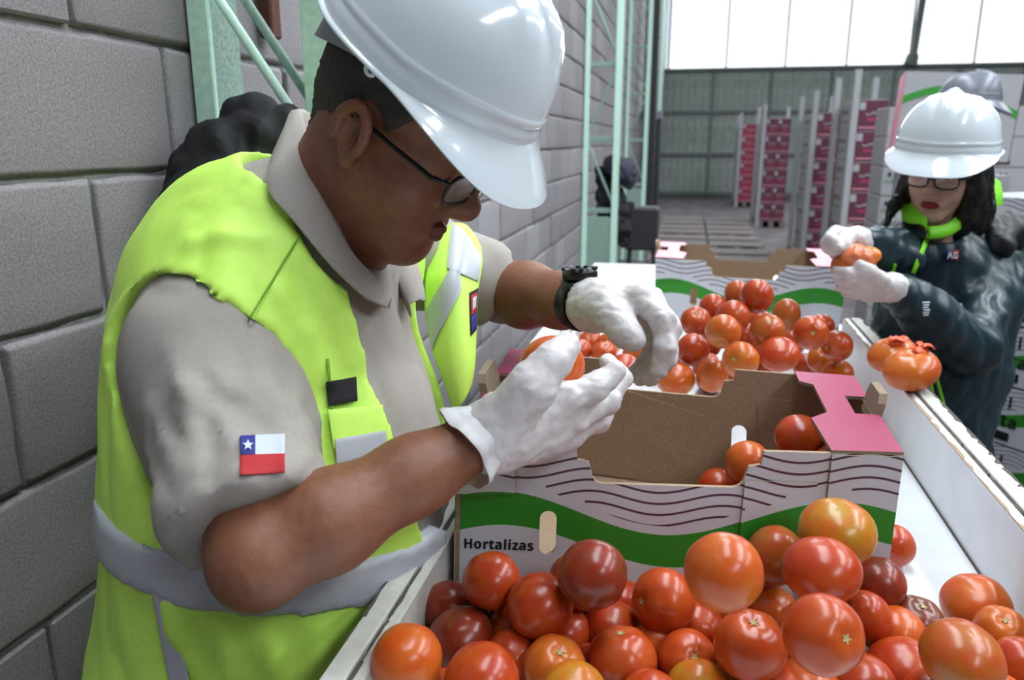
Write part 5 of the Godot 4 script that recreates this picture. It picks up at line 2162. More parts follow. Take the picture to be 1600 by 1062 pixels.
func man_left_glove() -> ArrayMesh:
	var h := Field.new()
	h.kk = 0.014
	var W: Vector3 = J.WL
	for k in ["lk1", "lk2", "lk3", "lk4"]:
		h.cone(W.lerp(J[k], 0.1), J[k], 0.028, 0.0185, 0.02)
	h.chain([J.lt0, J.lt1, J.lt2, J.lt3], [0.026, 0.021, 0.0185, 0.016], 0.016)
	h.chain([J.lk1, J.li1, J.li2, J.li3], [0.018, 0.0165, 0.0145, 0.0125], 0.009)
	h.chain([J.lk2, J.lm1, J.lm2, J.lm3], [0.018, 0.016, 0.014, 0.012], 0.009)
	h.chain([J.lk3, J.lr1, J.lr2, J.lr3], [0.0165, 0.015, 0.0135, 0.0115], 0.009)
	h.chain([J.lk4, J.lp1, J.lp2, J.lp3], [0.015, 0.0135, 0.012, 0.011], 0.009)
	var ax: Vector3 = (J.EL - W).normalized()
	h.cone(W - ax * 0.02, W + ax * 0.006, 0.034, 0.0365, 0.02)
	h.cone(W + ax * 0.006, W + ax * 0.05, 0.034, 0.038, 0.002, 1)
	return net([[h, Vector3(-0.2, 1.16, -1.26), Vector3(0.04, 1.42, -0.96), 0.0036]], crumple(32, 26.0, Vector3(1, 1.3, 1), 0.0022))

func wristwatch() -> void:
	var W: Vector3 = J.WL
	var ax: Vector3 = (J.EL - W).normalized()
	var w := thing("wristwatch", "black rubber wristwatch on the man's forearm beside the glove", "watch", W + ax * 0.028)
	var fr := frame_z(ax)
	w.basis = fr.scaled(Vector3.ONE * 1.0)
	var pts := []
	for j in 4:
		var row := []
		for i in 36:
			var a := TAU * i / 36
			var r := 0.0385 if j in [1, 2] else 0.037
			row.append(Vector3(cos(a) * r, sin(a) * r, (j - 1.5) * 0.0075))
		pts.append(row)
	part("strap", sheet(pts, 0.003, true), M.black_plastic, w)
	part("case", lathe([Vector2(0, 0), Vector2(0.019, 0.0), Vector2(0.021, 0.003), Vector2(0.021, 0.009), Vector2(0.0185, 0.0125), Vector2(0.017, 0.012), Vector2(0.0, 0.0115)], 28), M.black_plastic, w, Vector3(0, 0.036, 0)).scale = Vector3(1.25, 1.3, 1.25)
	for i in 12:
		var a := TAU * i / 12
		part("bezel_stud", box(Vector3(0.007, 0.005, 0.005), 0.001), M.grey_plastic if i % 3 == 0 else M.black_plastic, w, Vector3(cos(a) * 0.0232, 0.0525, sin(a) * 0.0232))
	part("buckle", box(Vector3(0.02, 0.003, 0.02), 0.001), M.black_plastic, w, Vector3(0, -0.039, 0))

func legs_mesh(hip: Vector3, f: Vector3, r: Vector3, thigh: float) -> ArrayMesh:
	var l := Field.new()
	l.kk = 0.04
	l.flat(hip + Vector3(0, 0.03, 0), hip - Vector3(0, 0.05, 0), thigh * 1.68, thigh * 1.62, f, 0.95)
	for s in [-1.0, 1.0]:
		var a: Vector3 = hip + r * 0.09 * s - Vector3(0, 0.04, 0)
		var k: Vector3 = Vector3(hip.x, 0.48, hip.z) + r * 0.1 * s + f * 0.02
		var e: Vector3 = Vector3(hip.x, 0.09, hip.z) + r * 0.105 * s - f * 0.01
		l.chain([a, k, e], [thigh, 0.072, 0.062])
	return net([[l, Vector3(hip.x - 0.24, 0.02, hip.z - 0.3), Vector3(hip.x + 0.24, hip.y + 0.2, hip.z + 0.3), 0.018]])

func boot_mesh(at: Vector3, f: Vector3) -> ArrayMesh:
	var b := Field.new()
	b.kk = 0.03
	var o := Vector3(at.x, 0.0, at.z)
	b.cone(o + Vector3(0, 0.05, 0) - f * 0.05, o + Vector3(0, 0.045, 0) + f * 0.13, 0.045, 0.042)
	b.cone(o + Vector3(0, 0.05, 0) - f * 0.03, o + Vector3(0, 0.14, 0) - f * 0.03, 0.045, 0.05)
	b.half(o + Vector3(0, 0.004, 0), Vector3.DOWN, 0.004, 2)
	return net([[b, o + Vector3(-0.24, -0.02, -0.24), o + Vector3(0.24, 0.22, 0.24), 0.012]])

# ---------------------------------------------------------------- the woman across the table
const HEAD_W := Vector3(0.605, 1.487, -2.145)

func build_woman() -> void:
	var t0 := Time.get_ticks_msec()
	var who := thing("person", "person with long dark hair in dark teal jacket with lime collar, peeling a tomato", "person", Vector3(0.7, 0, -2.2))
	var hx := Transform3D(Basis(Vector3(0.894, -0.067, 0.442), Vector3(-0.066, 0.958, 0.279), Vector3(-0.443, -0.279, 0.852)).orthonormalized().scaled(Vector3.ONE * 0.95), HEAD_W)
	var back := who.transform.affine_inverse()
	var f := Vector3(-0.12, 0, 1).normalized()
	var lf := Vector3(f.z, 0, -f.x)
	var neck := HEAD_W + Vector3(0.025, -0.165, -0.045)
	var ch := Vector3(0.672, 1.16, -2.22)
	var be := Vector3(0.665, 0.98, -2.19)
	var hi := Vector3(0.655, 0.84, -2.18)
	var SR: Vector3 = J.wSR
	var ER: Vector3 = J.wER
	var WR: Vector3 = J.wWR
	var SL: Vector3 = J.wSL
	var EL: Vector3 = J.wEL
	var WL: Vector3 = J.wWL
	# jacket
	var j := Field.new()
	j.kk = 0.05
	j.flat(neck + Vector3(0, -0.09, 0), ch, 0.12, 0.165, f, 0.8)
	j.flat(ch, be, 0.165, 0.162, f, 0.9)
	j.flat(be, hi + Vector3(0, -0.06, 0), 0.162, 0.16, f, 0.92)
	j.cone(neck + Vector3(0, -0.05, 0), SR, 0.075, 0.07)
	j.cone(neck + Vector3(0, -0.05, 0), SL, 0.075, 0.07)
	j.chain([SR, ER], [0.072, 0.058], 0.03)
	j.chain([ER, ER.lerp(WR, 0.5), WR.lerp(ER, 0.12)], [0.058, 0.05, 0.04], 0.025)
	j.chain([SL, SL.lerp(EL, 0.5), EL], [0.076, 0.072, 0.063], 0.03)
	j.chain([EL, EL.lerp(WL, 0.5), WL.lerp(EL, 0.08)], [0.066, 0.056, 0.043], 0.025)
	# creases at the elbows and across the sleeves
	for q in [[SL, EL, 0.35, 0.4], [SL, EL, 0.55, 0.9], [SL, EL, 0.75, 0.1], [EL, WL, 0.15, 0.8], [EL, WL, 0.35, 0.3], [ER, WR, 0.3, 0.2]]:
		var a: Vector3 = q[0]
		var b: Vector3 = q[1]
		var d := (b - a).normalized()
		var fr := frame_z(d)
		var o := a.lerp(b, q[2])
		var p0: Vector3 = o + (fr.x * cos(q[3] * 5.0) + fr.y * sin(q[3] * 5.0)) * 0.068
		var p1: Vector3 = o + d * 0.06 + (fr.x * cos(q[3] * 5.0 + 1.4) + fr.y * sin(q[3] * 5.0 + 1.4)) * 0.066
		j.cone(p0, p1, 0.006, 0.004, 0.02)
	j.half(hi + Vector3(0, -0.1, 0), Vector3.DOWN, 0.01, 2)
	var jk := j.copy()
	jk.cone(neck + Vector3(-0.01, 0.0, 0.03), neck + Vector3(-0.01, 0.14, 0.03), 0.05, 0.09, 0.02, 1)
	var jo := wear(who, back, "jacket", net([[jk, Vector3(0.28, 0.68, -2.44), Vector3(0.98, 1.44, -1.62), 0.0095]], crumple(41, 7.0, Vector3(1.3, 0.9, 1.3), 0.011), 1), M.jacket, null, "dark teal waterproof jacket")
	# lower part of the jacket in a darker cloth
	var low := jk.copy()
	low.grow(0.003)
	low.half(Vector3(0.6, 1.0, -2.1), Vector3(0.1, 1, 0.2), 0.002, 2)
	low.half(Vector3(0.5, 0.9, -2.04), Vector3(0.1, 0, 1), 0.02, 2)
	# hood lying on the shoulders
	var hood := Field.new()
	hood.kk = 0.03
	hood.chain([neck + Vector3(-0.07, 0.0, -0.02), neck + Vector3(0.0, 0.03, -0.10), neck + Vector3(0.10, 0.02, -0.07), neck + Vector3(0.13, -0.02, 0.03)], [0.035, 0.055, 0.055, 0.04])
	hood.ball(neck + Vector3(0.17, 0.0, -0.06), 0.06)
	wear(who, back, "hood", net([[hood, neck - Vector3(0.2, 0.14, 0.24), neck + Vector3(0.3, 0.18, 0.16), 0.009]], crumple(42, 12.0, Vector3.ONE, 0.008)), M.jacket_dark, jo).transform = Transform3D()
	# lime lining of the stand-up collar, two wings meeting at the zip
	var wing := func(q: Array) -> ArrayMesh:
		var rows := []
		for e in q:
			rows.append([eye_pt(e[0]), eye_pt(e[0]).lerp(eye_pt(e[1]), 0.5) + Vector3(0, 0, 0.008), eye_pt(e[1])])
		return sheet(spline_rows(rows, 4), 0.006)
	part("collar_lining", wing.call([[[1406, 318, 1.99], [1412, 345, 1.96]], [[1418, 318, 1.97], [1424, 350, 1.93]], [[1434, 322, 1.945], [1440, 352, 1.905]], [[1446, 340, 1.915], [1448, 362, 1.90]]]), M.lime, jo, Vector3.ZERO, "lime green collar lining")
	part("collar_lining", wing.call([[[1448, 356, 1.90], [1450, 372, 1.895]], [[1476, 352, 1.90], [1478, 368, 1.90]], [[1500, 332, 1.93], [1508, 350, 1.925]], [[1522, 312, 1.97], [1532, 330, 1.965]]]), M.lime, jo, Vector3.ZERO, "lime green collar lining")
	part("hood_lining", wing.call([[[1536, 280, 2.05], [1534, 318, 2.04]], [[1548, 278, 2.05], [1548, 324, 2.03]], [[1560, 286, 2.06], [1563, 320, 2.05]]]), M.lime, jo, Vector3.ZERO, "lime green hood lining")
	patch(j, jo, "zip", M.lime, [[1449, 364], [1456, 366], [1430, 428], [1424, 426]], 3, 12, 0.006, back)
	patch(j, jo, "pocket_zip", M.lime, [[1397, 412], [1401, 413], [1396, 432], [1392, 431]], 2, 6, 0.006, back)
	var lg := patch(j, jo, "logo_patch", M.flag_blue, [[1478, 391], [1488, 391], [1487, 406], [1477, 406]], 4, 4, 0.006, back)
	lg.set_meta("label", "small blue and red logo lettered AG")
	patch(j, jo, "logo_patch", M.flag_red, [[1488, 391], [1498, 391], [1497, 406], [1487, 406]], 4, 4, 0.006, back)
	for q in [[[1479, 404], [1482, 404], [1485, 394], [1483, 394]], [[1484, 394], [1486, 394], [1489, 404], [1487, 404]], [[1481, 399], [1487, 399], [1487, 401], [1481, 401]],
			[[1490, 394], [1496, 394], [1496, 396], [1490, 396]], [[1490, 394], [1492, 394], [1492, 404], [1490, 404]], [[1490, 402], [1496, 402], [1496, 404], [1490, 404]], [[1494, 398], [1496, 398], [1496, 404], [1494, 404]]]:
		patch(j, jo, "logo_letter_stroke", M.flag_white, q, 2, 2, 0.0085, back)
	for i in 6:
		var y := 472.0 + i * 4.0
		patch(j, jo, "sleeve_lettering", M.flag_white, [[1442 + (i % 2), y], [1453 - (i % 3), y - 1], [1453 - (i % 3), y + 1.2], [1442 + (i % 2), y + 2]], 3, 2, 0.007, back)
	var cord := []
	for q in [[1452, 576, 1.82], [1456, 610, 1.83], [1466, 640, 1.85], [1475, 652, 1.86], [1474, 630, 1.85], [1466, 600, 1.83], [1461, 577, 1.82]]:
		cord.append(eye_pt(q))
	part("drawcord", tube(cord, 0.0035, 8), M.lime, jo, Vector3.ZERO, "lime green drawcord loop")
	# body: head, neck and hands' wrists
	var h := Field.new()
	h.kk = 0.018
	woman_head(h, hx)
	h.cone(hx * Vector3(0, -0.05, -0.01), neck + Vector3(0, -0.05, 0), 0.05, 0.055, 0.02)
	h.cone(neck + Vector3(0, -0.05, 0), ch, 0.06, 0.1, 0.03)
	var body := wear(who, back, "body", net([[h, HEAD_W + Vector3(-0.15, -0.24, -0.16), HEAD_W + Vector3(0.17, 0.15, 0.15), 0.004]]), M.pale_skin, null, "pale skinned face and neck")
	for s in [-1.0, 1.0]:
		var e := wear(who, back, "eye", sphere(0.0112), M.eye)
		e.position = back * (hx * Vector3(0.031 * s, 0.010, 0.0835))
		part("iris", sphere(0.0055), M.iris, e, (hx.basis * Vector3(0, -0.4, 0.9)).normalized() * 0.0072)
	var lp := Field.new()
	lp.kk = 0.004
	lp.chain([hx * Vector3(-0.029, -0.068, 0.086), hx * Vector3(-0.014, -0.064, 0.0935), hx * Vector3(0, -0.0635, 0.0955), hx * Vector3(0.014, -0.064, 0.0935), hx * Vector3(0.029, -0.068, 0.086)], [0.003, 0.0045, 0.005, 0.0045, 0.003])
	lp.chain([hx * Vector3(-0.027, -0.069, 0.086), hx * Vector3(-0.013, -0.071, 0.0935), hx * Vector3(0, -0.0715, 0.0955), hx * Vector3(0.013, -0.071, 0.0935), hx * Vector3(0.027, -0.069, 0.086)], [0.003, 0.005, 0.0055, 0.005, 0.003])
	wear(who, back, "lips", net([[lp, hx * Vector3(0, -0.067, 0.09) - Vector3.ONE * 0.04, hx * Vector3(0, -0.067, 0.09) + Vector3.ONE * 0.04, 0.003]]), M.red_lip, null, "dark red lips")
	# hair: parted round the face, a long lock over the shoulder
	var hr := Field.new()
	hr.kk = 0.02
	hr.egg(hx * Vector3(0, 0.04, -0.02), Vector3(0.083, 0.09, 0.1) * 0.95, hx.basis.orthonormalized())
	hr.half(hx * Vector3(0, 0, 0.055), hx.basis.orthonormalized() * Vector3(0, -0.35, 0.93), 0.006, 2)
	hr.chain([hx * Vector3(0.072, 0.03, 0.03), hx * Vector3(0.078, -0.05, 0.02), hx * Vector3(0.07, -0.12, 0.02), hx * Vector3(0.06, -0.17, 0.035)], [0.02, 0.026, 0.024, 0.012])
	hr.chain([hx * Vector3(0.06, -0.02, -0.05), hx * Vector3(0.085, -0.12, -0.03), hx * Vector3(0.085, -0.2, 0.0)], [0.045, 0.04, 0.02])
	hr.chain([hx * Vector3(-0.07, 0.03, 0.03), hx * Vector3(-0.078, -0.04, 0.02), eye_pt([1398, 320, 1.96]), eye_pt([1384, 352, 1.95])], [0.016, 0.014, 0.013, 0.007])
	hr.chain([hx * Vector3(-0.07, 0.02, 0.03), hx * Vector3(-0.066, -0.06, 0.035), hx * Vector3(-0.06, -0.12, 0.05)], [0.012, 0.009, 0.004])
	hr.chain([hx * Vector3(-0.05, -0.02, -0.06), hx * Vector3(-0.05, -0.14, -0.06)], [0.05, 0.03])
	var strand := FastNoiseLite.new()
	strand.frequency = 60.0
	var sd := func(p: Vector3, _n: Vector3) -> float:
		return strand.get_noise_3d(p.x * 1.4, p.y * 0.12, p.z * 1.4) * 0.005
	wear(who, back, "hair", net([[hr, HEAD_W + Vector3(-0.2, -0.27, -0.19), HEAD_W + Vector3(0.19, 0.15, 0.13), 0.0048]], sd), M.dark_hair, null, "long straight dark hair")
	glasses(hx, "dark framed glasses worn by the dark haired person", -0.002)
	helmet_on(hx * Transform3D(Basis(Vector3(1, 0, 0), -0.1).scaled(Vector3(1.0, 0.98, 0.97)), Vector3(0, 0.014, -0.004)), "white safety helmet with crown ridges on the dark haired person", helmet_meshes(0.042), M.helmet)
	# gloves
	var g := Field.new()
	g.kk = 0.01
	for k in 4:
		var n := str(k + 1)
		g.cone(WR.lerp(J["a" + n], 0.15), J["a" + n], 0.022, 0.0145, 0.014)
		g.chain([J["a" + n], J["b" + n], J["c" + n]], [0.0135, 0.012, 0.0105], 0.006)
	g.chain([J.at0, J.at1, J.at2], [0.018, 0.0145, 0.012], 0.01)
	g.cone(WR, WR.lerp(ER, 0.2), 0.03, 0.036, 0.015)
	wear(who, back, "glove", net([[g, WR - Vector3(0.13, 0.09, 0.1), WR + Vector3(0.1, 0.08, 0.13), 0.004]], crumple(43, 26.0, Vector3.ONE, 0.002)), M.glove, null, "white latex glove")
	var g2 := Field.new()
	g2.kk = 0.01
	for k in 4:
		var n := str(k + 1)
		g2.cone(WL.lerp(J["d" + n], 0.12), J["d" + n], 0.023, 0.015, 0.014)
		g2.chain([J["d" + n], J["e" + n], J["g" + n]], [0.0135, 0.012, 0.0105], 0.006)
	g2.chain([J.dt0, J.dt1, J.dt2], [0.018, 0.0145, 0.012], 0.01)
	g2.cone(WL, WL.lerp(EL, 0.14), 0.03, 0.037, 0.015)
	wear(who, back, "glove", net([[g2, WL - Vector3(0.15, 0.08, 0.12), WL + Vector3(0.1, 0.09, 0.12), 0.004]], crumple(44, 26.0, Vector3.ONE, 0.002)), M.glove, null, "white latex glove")
	wear(who, back, "trousers", legs_mesh(hi - Vector3(0, 0.06, 0), f, -lf, 0.082), M.trousers)
	for s in [-1.0, 1.0]:
		wear(who, back, "boot", boot_mesh(hi + lf * 0.1 * s, f), M.boot)
	# the tomato she peels, and her knife
	var tt := thing("peeled_tomato", "half peeled tomato with pale wet flesh held in white gloves", "tomato", eye_pt([1333, 413, 1.70]), 0.0)
	var o := part("body", tomato_mesh("o", 1), M.tomato, tt)
	o.basis = Basis(Vector3(0, 0, 1), 0.3) * Basis.from_scale(Vector3(0.047, 0.038, 0.043))
	part("peeled_flesh", arr_ellipsoid(Vector3(0.036, 0.026, 0.034), 5, 0.2), M.pale_flesh, tt, Vector3(0.004, 0.018, 0.014))
	part("peel_flap", arr_ellipsoid(Vector3(0.026, 0.019, 0.019), 8, 0.1), mat(Color(0.9, 0.5, 0.13), 0.3), tt, eye_pt([1357, 399, 1.69]) - eye_pt([1333, 413, 1.70]))
	var kn := thing("paring_knife", "small black handled knife in the dark haired person's glove", "knife", eye_pt([1316, 384, 1.70]))
	part("handle", tube([Vector3(0.012, 0.012, -0.01), Vector3(0.0, 0.0, 0.0), Vector3(-0.008, -0.012, 0.008)], [0.006, 0.007, 0.006], 8), M.black_plastic, kn)
	part("blade", bar(Vector3(-0.008, -0.012, 0.008), Vector3(-0.004, -0.04, 0.02), 0.001, 0.01), M.grey_plastic, kn)

# a landmark read off the photograph: sight line and depth along the camera's axis
func eye_pt(e: Array) -> Vector3:
	var fwd := CAM_UP.cross(CAM_RIGHT)
	var d: Vector3 = fwd + CAM_RIGHT * ((e[0] - 800.0) / 1220.0) - CAM_UP * ((e[1] - 531.0) / 1220.0)
	return Vector3(0, 1.55, 0) + d * e[2]

func woman_head(h: Field, hx: Transform3D) -> void:
	var b := hx.basis.orthonormalized()
	var s0 := hx.basis.x.length()
	h.egg(hx * Vector3(0, 0.042, -0.012), Vector3(0.075, 0.09, 0.096) * s0, b)
	h.egg(hx * Vector3(0, -0.025, 0.032), Vector3(0.06, 0.076, 0.058) * s0, b, 0.03)
	for s in [-1.0, 1.0]:
		h.cone(hx * Vector3(0.045 * s, -0.05, 0.012), hx * Vector3(0.012 * s, -0.102, 0.066), 0.024, 0.018, 0.03)
		h.cone(hx * Vector3(0.037 * s, -0.022, 0.058), hx * Vector3(0.033 * s, -0.045, 0.058), 0.024, 0.022, 0.02)
		h.egg(hx * Vector3(0.031 * s, 0.011, 0.1), Vector3(0.017, 0.0105, 0.014) * s0, b, 0.01, 1)
		h.ball(hx * Vector3(0.0105 * s, -0.029, 0.098), 0.0085, 0.008)
		h.egg(hx * Vector3(0.077 * s, -0.002, -0.004), Vector3(0.011, 0.028, 0.017), b, 0.008)
	h.cone(hx * Vector3(0, 0.018, 0.086), hx * Vector3(0, -0.02, 0.108), 0.0085, 0.011, 0.014)
	h.cone(hx * Vector3(-0.03, 0.03, 0.074), hx * Vector3(0.03, 0.03, 0.074), 0.013, 0.013, 0.02)
	h.cone(hx * Vector3(-0.016, -0.067, 0.078), hx * Vector3(0.016, -0.067, 0.078), 0.016, 0.016, 0.015)
	h.ball(hx * Vector3(0, -0.104, 0.072), 0.018, 0.02)

# ---------------------------------------------------------------- another worker behind her
func build_bystander() -> void:
	var who := thing("person", "person in dark clothes and grey helmet standing behind the dark haired worker", "person", Vector3(1.28, 0, -4.35))
	var hx := Transform3D(Basis(Vector3(0.35, -0.05, -0.93), Vector3(0.12, 0.99, 0.0), Vector3(0.93, -0.11, 0.35)).orthonormalized(), eye_pt([1508, 172, 3.85]))
	var back := who.transform.affine_inverse()
	var h := Field.new()
	woman_head(h, hx)
	var nk := hx.origin + Vector3(-0.02, -0.17, 0)
	h.cone(hx * Vector3(0, -0.05, -0.01), nk, 0.055, 0.06, 0.02)
	wear(who, back, "body", net([[h, hx.origin - Vector3(0.17, 0.25, 0.17), hx.origin + Vector3(0.17, 0.15, 0.17), 0.009]]), M.skin)
	var j := Field.new()
	j.kk = 0.06
	var f := Vector3(0.9, 0, 0.35).normalized()
	var r := Vector3(-f.z, 0, f.x)
	var ch := Vector3(nk.x, 1.25, nk.z)
	var hi := Vector3(nk.x, 0.86, nk.z)
	j.flat(nk - Vector3(0, 0.1, 0), ch, 0.13, 0.19, f, 0.75)
	j.flat(ch, hi, 0.19, 0.18, f, 0.8)
	for s in [-1.0, 1.0]:
		var sh: Vector3 = nk + r * 0.19 * s - Vector3(0, 0.1, 0)
		var el: Vector3 = sh + f * 0.12 - Vector3(0, 0.25, 0)
		j.chain([nk - Vector3(0, 0.06, 0), sh, el, el + f * 0.22 + Vector3(0, 0.08, 0)], [0.07, 0.075, 0.06, 0.045])
	wear(who, back, "jacket", net([[j, hi - Vector3(0.4, 0.1, 0.45), nk + Vector3(0.55, 0.1, 0.45), 0.016]], crumple(51, 8.0, Vector3.ONE, 0.01)), M.black_cloth, null, "black work jacket")
	wear(who, back, "trousers", legs_mesh(hi, f, r, 0.095), M.trousers)
	for s in [-1.0, 1.0]:
		wear(who, back, "boot", boot_mesh(hi + r * 0.1 * s, f), M.boot)
	var hm := mat(Color(0.42, 0.43, 0.47), 0.3)
	helmet_on(hx * Transform3D(Basis(), Vector3(0, 0.004, 0)), "grey safety helmet partly hidden behind the white one", helmet_meshes(0.05), hm)

# ---------------------------------------------------------------- clothes hung on the columns
func build_hanging_clothes() -> void:
	var c := Field.new()
	c.kk = 0.03
	var q := [[300, 250], [330, 290], [360, 240], [392, 190], [420, 205], [436, 190], [380, 300], [290, 320]]
	var rr := [0.03, 0.06, 0.055, 0.035, 0.045, 0.03, 0.06, 0.03]
	var pts := []
	for e in q:
		pts.append(eye_pt([e[0], e[1], 1.30]))
	c.chain([pts[0], pts[1], pts[2], pts[3], pts[4], pts[5]], rr.slice(0, 6))
	c.chain([pts[1], pts[6], pts[6] + Vector3(0, -0.35, 0)], [0.06, 0.07, 0.06])
	c.chain([pts[0], pts[7], pts[7] + Vector3(0.02, -0.3, 0)], [0.03, 0.035, 0.045])
	var o := part("hanging_jacket", net([[c, Vector3(-1.0, 0.95, -1.5), Vector3(-0.4, 1.75, -1.05), 0.008]], crumple(61, 7.0, Vector3(1.3, 0.6, 1.3), 0.02)), M.black_cloth, self)
	tag(o, "crumpled black jacket hung on the pale green column behind the man", "jacket")
	var d := Field.new()
	d.kk = 0.04
	var a := eye_pt([945, 270, 6.55])
	var b := eye_pt([962, 330, 6.55])
	d.chain([a, b, eye_pt([950, 372, 6.55])], [0.07, 0.12, 0.09])
	d.chain([a, eye_pt([938, 310, 6.5]), eye_pt([944, 372, 6.5])], [0.06, 0.045, 0.03])
	d.chain([b, eye_pt([975, 375, 6.55])], [0.1, 0.06])
	var o2 := part("hanging_jacket", net([[d, b - Vector3(0.4, 0.5, 0.35), b + Vector3(0.4, 0.5, 0.35), 0.016]], crumple(62, 7.0, Vector3(1.2, 0.7, 1.2), 0.05)), M.black_cloth, self)
	tag(o2, "dark jacket hung on the far pale green column", "jacket")
	var e2 := Field.new()
	e2.kk = 0.04
	e2.chain([eye_pt([958, 258, 6.45]), eye_pt([974, 268, 6.42]), eye_pt([982, 284, 6.42])], [0.09, 0.105, 0.06])
	var o3 := part("cloth_cap", net([[e2, eye_pt([970, 270, 6.45]) - Vector3.ONE * 0.3, eye_pt([970, 270, 6.45]) + Vector3.ONE * 0.3, 0.014]], crumple(63, 9.0, Vector3.ONE, 0.02)), M.slate_cloth, self)
	tag(o3, "slate blue hood of cloth hung over the far dark jacket", "garment")

# ---------------------------------------------------------------- stacked cartons, pallets and gear behind
func pallet(at: Vector3, w: float, d: float, turn: float, label: String, group: String, n := 7) -> Node3D:
	var p := thing("pallet", label, "pallet", at, turn, group)
	for i in n:
		part("slat", box(Vector3(w, 0.022, d / n * 0.72), 0.002), M.grey_wood, p, Vector3(0, 0.121, d * ((i + 0.5) / n - 0.5)))
	for s in [-0.42, 0.0, 0.42]:
		part("bearer", box(Vector3(0.09, 0.11, d), 0.003), M.grey_wood, p, Vector3(w * s, 0.055, 0))
	return p

# maroon carton: coloured front with a white emblem and a corner label, pale sides with vent holes
func maroon_carton(proto: Dictionary, at: Vector3, turn: float, label: String, group: String, front: Material) -> void:
	var c := thing("maroon_carton", label, "carton", at, turn, group)
	var s: Vector3 = proto.size
	part("body", proto.body, M.carton_grey, c, Vector3(0, s.y / 2, 0))
	part("front_panel", proto.front, front, c, Vector3(0, s.y / 2, s.z / 2 + 0.001))
	part("emblem", proto.emblem, M.carton_grey, c, Vector3(s.x * 0.06, s.y * 0.42, s.z / 2 + 0.004))
	part("emblem_bar", proto.bar, M.pink, c, Vector3(s.x * 0.06, s.y * 0.36, s.z / 2 + 0.003))
	part("label_corner", proto.corner, M.carton_grey, c, Vector3(-s.x * 0.38, s.y * 0.8, s.z / 2 + 0.004))
	part("base_line", proto.line, M.pink_pale, c, Vector3(0, s.y * 0.1, s.z / 2 + 0.004))
	for k in 3:
		part("vent_hole", proto.hole, M.ink, c, Vector3(-s.x / 2 - 0.001, s.y * 0.68, s.z * (k - 1) * 0.28))
		part("side_print", proto.print, M.green_ink, c, Vector3(-s.x / 2 - 0.001, s.y * 0.35, s.z * (k - 1) * 0.28))

const NTH := ["first", "second", "third", "fourth", "fifth", "sixth", "seventh", "eighth"]

func carton_proto(s: Vector3) -> Dictionary:
	var em := PackedVector2Array()
	for i in 17:
		var x := (i / 16.0 - 0.5) * s.x * 0.62
		em.append(Vector2(x, s.y * (0.15 + 0.035 * cos(x / s.x * 16.0))))
	for i in 17:
		var x := (0.5 - i / 16.0) * s.x * 0.62
		em.append(Vector2(x, s.y * (0.11 + 0.03 * cos(x / s.x * 16.0))))
	var flat := func(x: float, y: float, z: float) -> Vector3: return Vector3(x, y, -z)
	var e := plate(em, 0.002, flat, M.carton_grey, M.carton_grey)
	var so := Soup.new()
	so.add(Transform3D(Basis(), Vector3(0, 0.0, 0)), box_soup(Vector3(s.x * 0.5, s.y * 0.09, 0.002), 0.0))
	return {"size": s, "body": box(s, 0.004), "front": box(Vector3(s.x * 0.99, s.y * 0.97, 0.004), 0.001), "emblem": e, "corner": box(Vector3(s.x * 0.22, s.y * 0.24, 0.003), 0.0),
		"line": box(Vector3(s.x * 0.9, s.y * 0.03, 0.002), 0.0), "hole": box(Vector3(0.004, s.y * 0.14, s.z * 0.1), 0.0), "print": box(Vector3(0.004, s.y * 0.05, s.z * 0.16), 0.0), "bar": so.mesh()}

func maroon_stack(x0: float, z0: float, cols: int, rows: int, which: String, front: Material, post_h: float, s := Vector3(0.27, 0.3, 0.5)) -> void:
	var g := "maroon cartons in the pallet stack " + which
	var depth := 2
	pallet(Vector3(x0 + cols * s.x * 0.5, 0, z0 - s.z * depth * 0.5), maxf(cols * s.x, 0.4) + 0.04, s.z * depth + 0.04, 0.0, "grey wooden pallet under the maroon carton stack " + which, "pallets under maroon cartons")
	var proto := carton_proto(s)
	for j in rows:
		for i in cols:
			for k in depth:
				maroon_carton(proto, Vector3(x0 + (i + 0.5) * s.x, 0.135 + j * (s.y + 0.004), z0 - (k + 0.5) * s.z), 0.0, "maroon carton, " + NTH[j] + (" from pallet, in stack " if k == 0 else " from pallet, rear file, in stack ") + which, g, front)
	for q in [[x0 - 0.045, z0 + 0.065], [x0 - 0.045, z0 - s.z * depth - 0.03], [x0 + cols * s.x + 0.075, z0 - s.z * depth - 0.03]]:
		var p := thing("corner_post", "tall white cardboard corner post of the maroon stack " + which, "corner post", Vector3(q[0], 0.0, q[1]), 0.0, "corner posts " + which)
		part("flange", box(Vector3(0.06, post_h, 0.008), 0.001), M.carton_grey, p, Vector3(0, post_h / 2, 0))
		part("flange", box(Vector3(0.008, post_h, 0.06), 0.001), M.carton_grey, p, Vector3(-0.03, post_h / 2, -0.03))

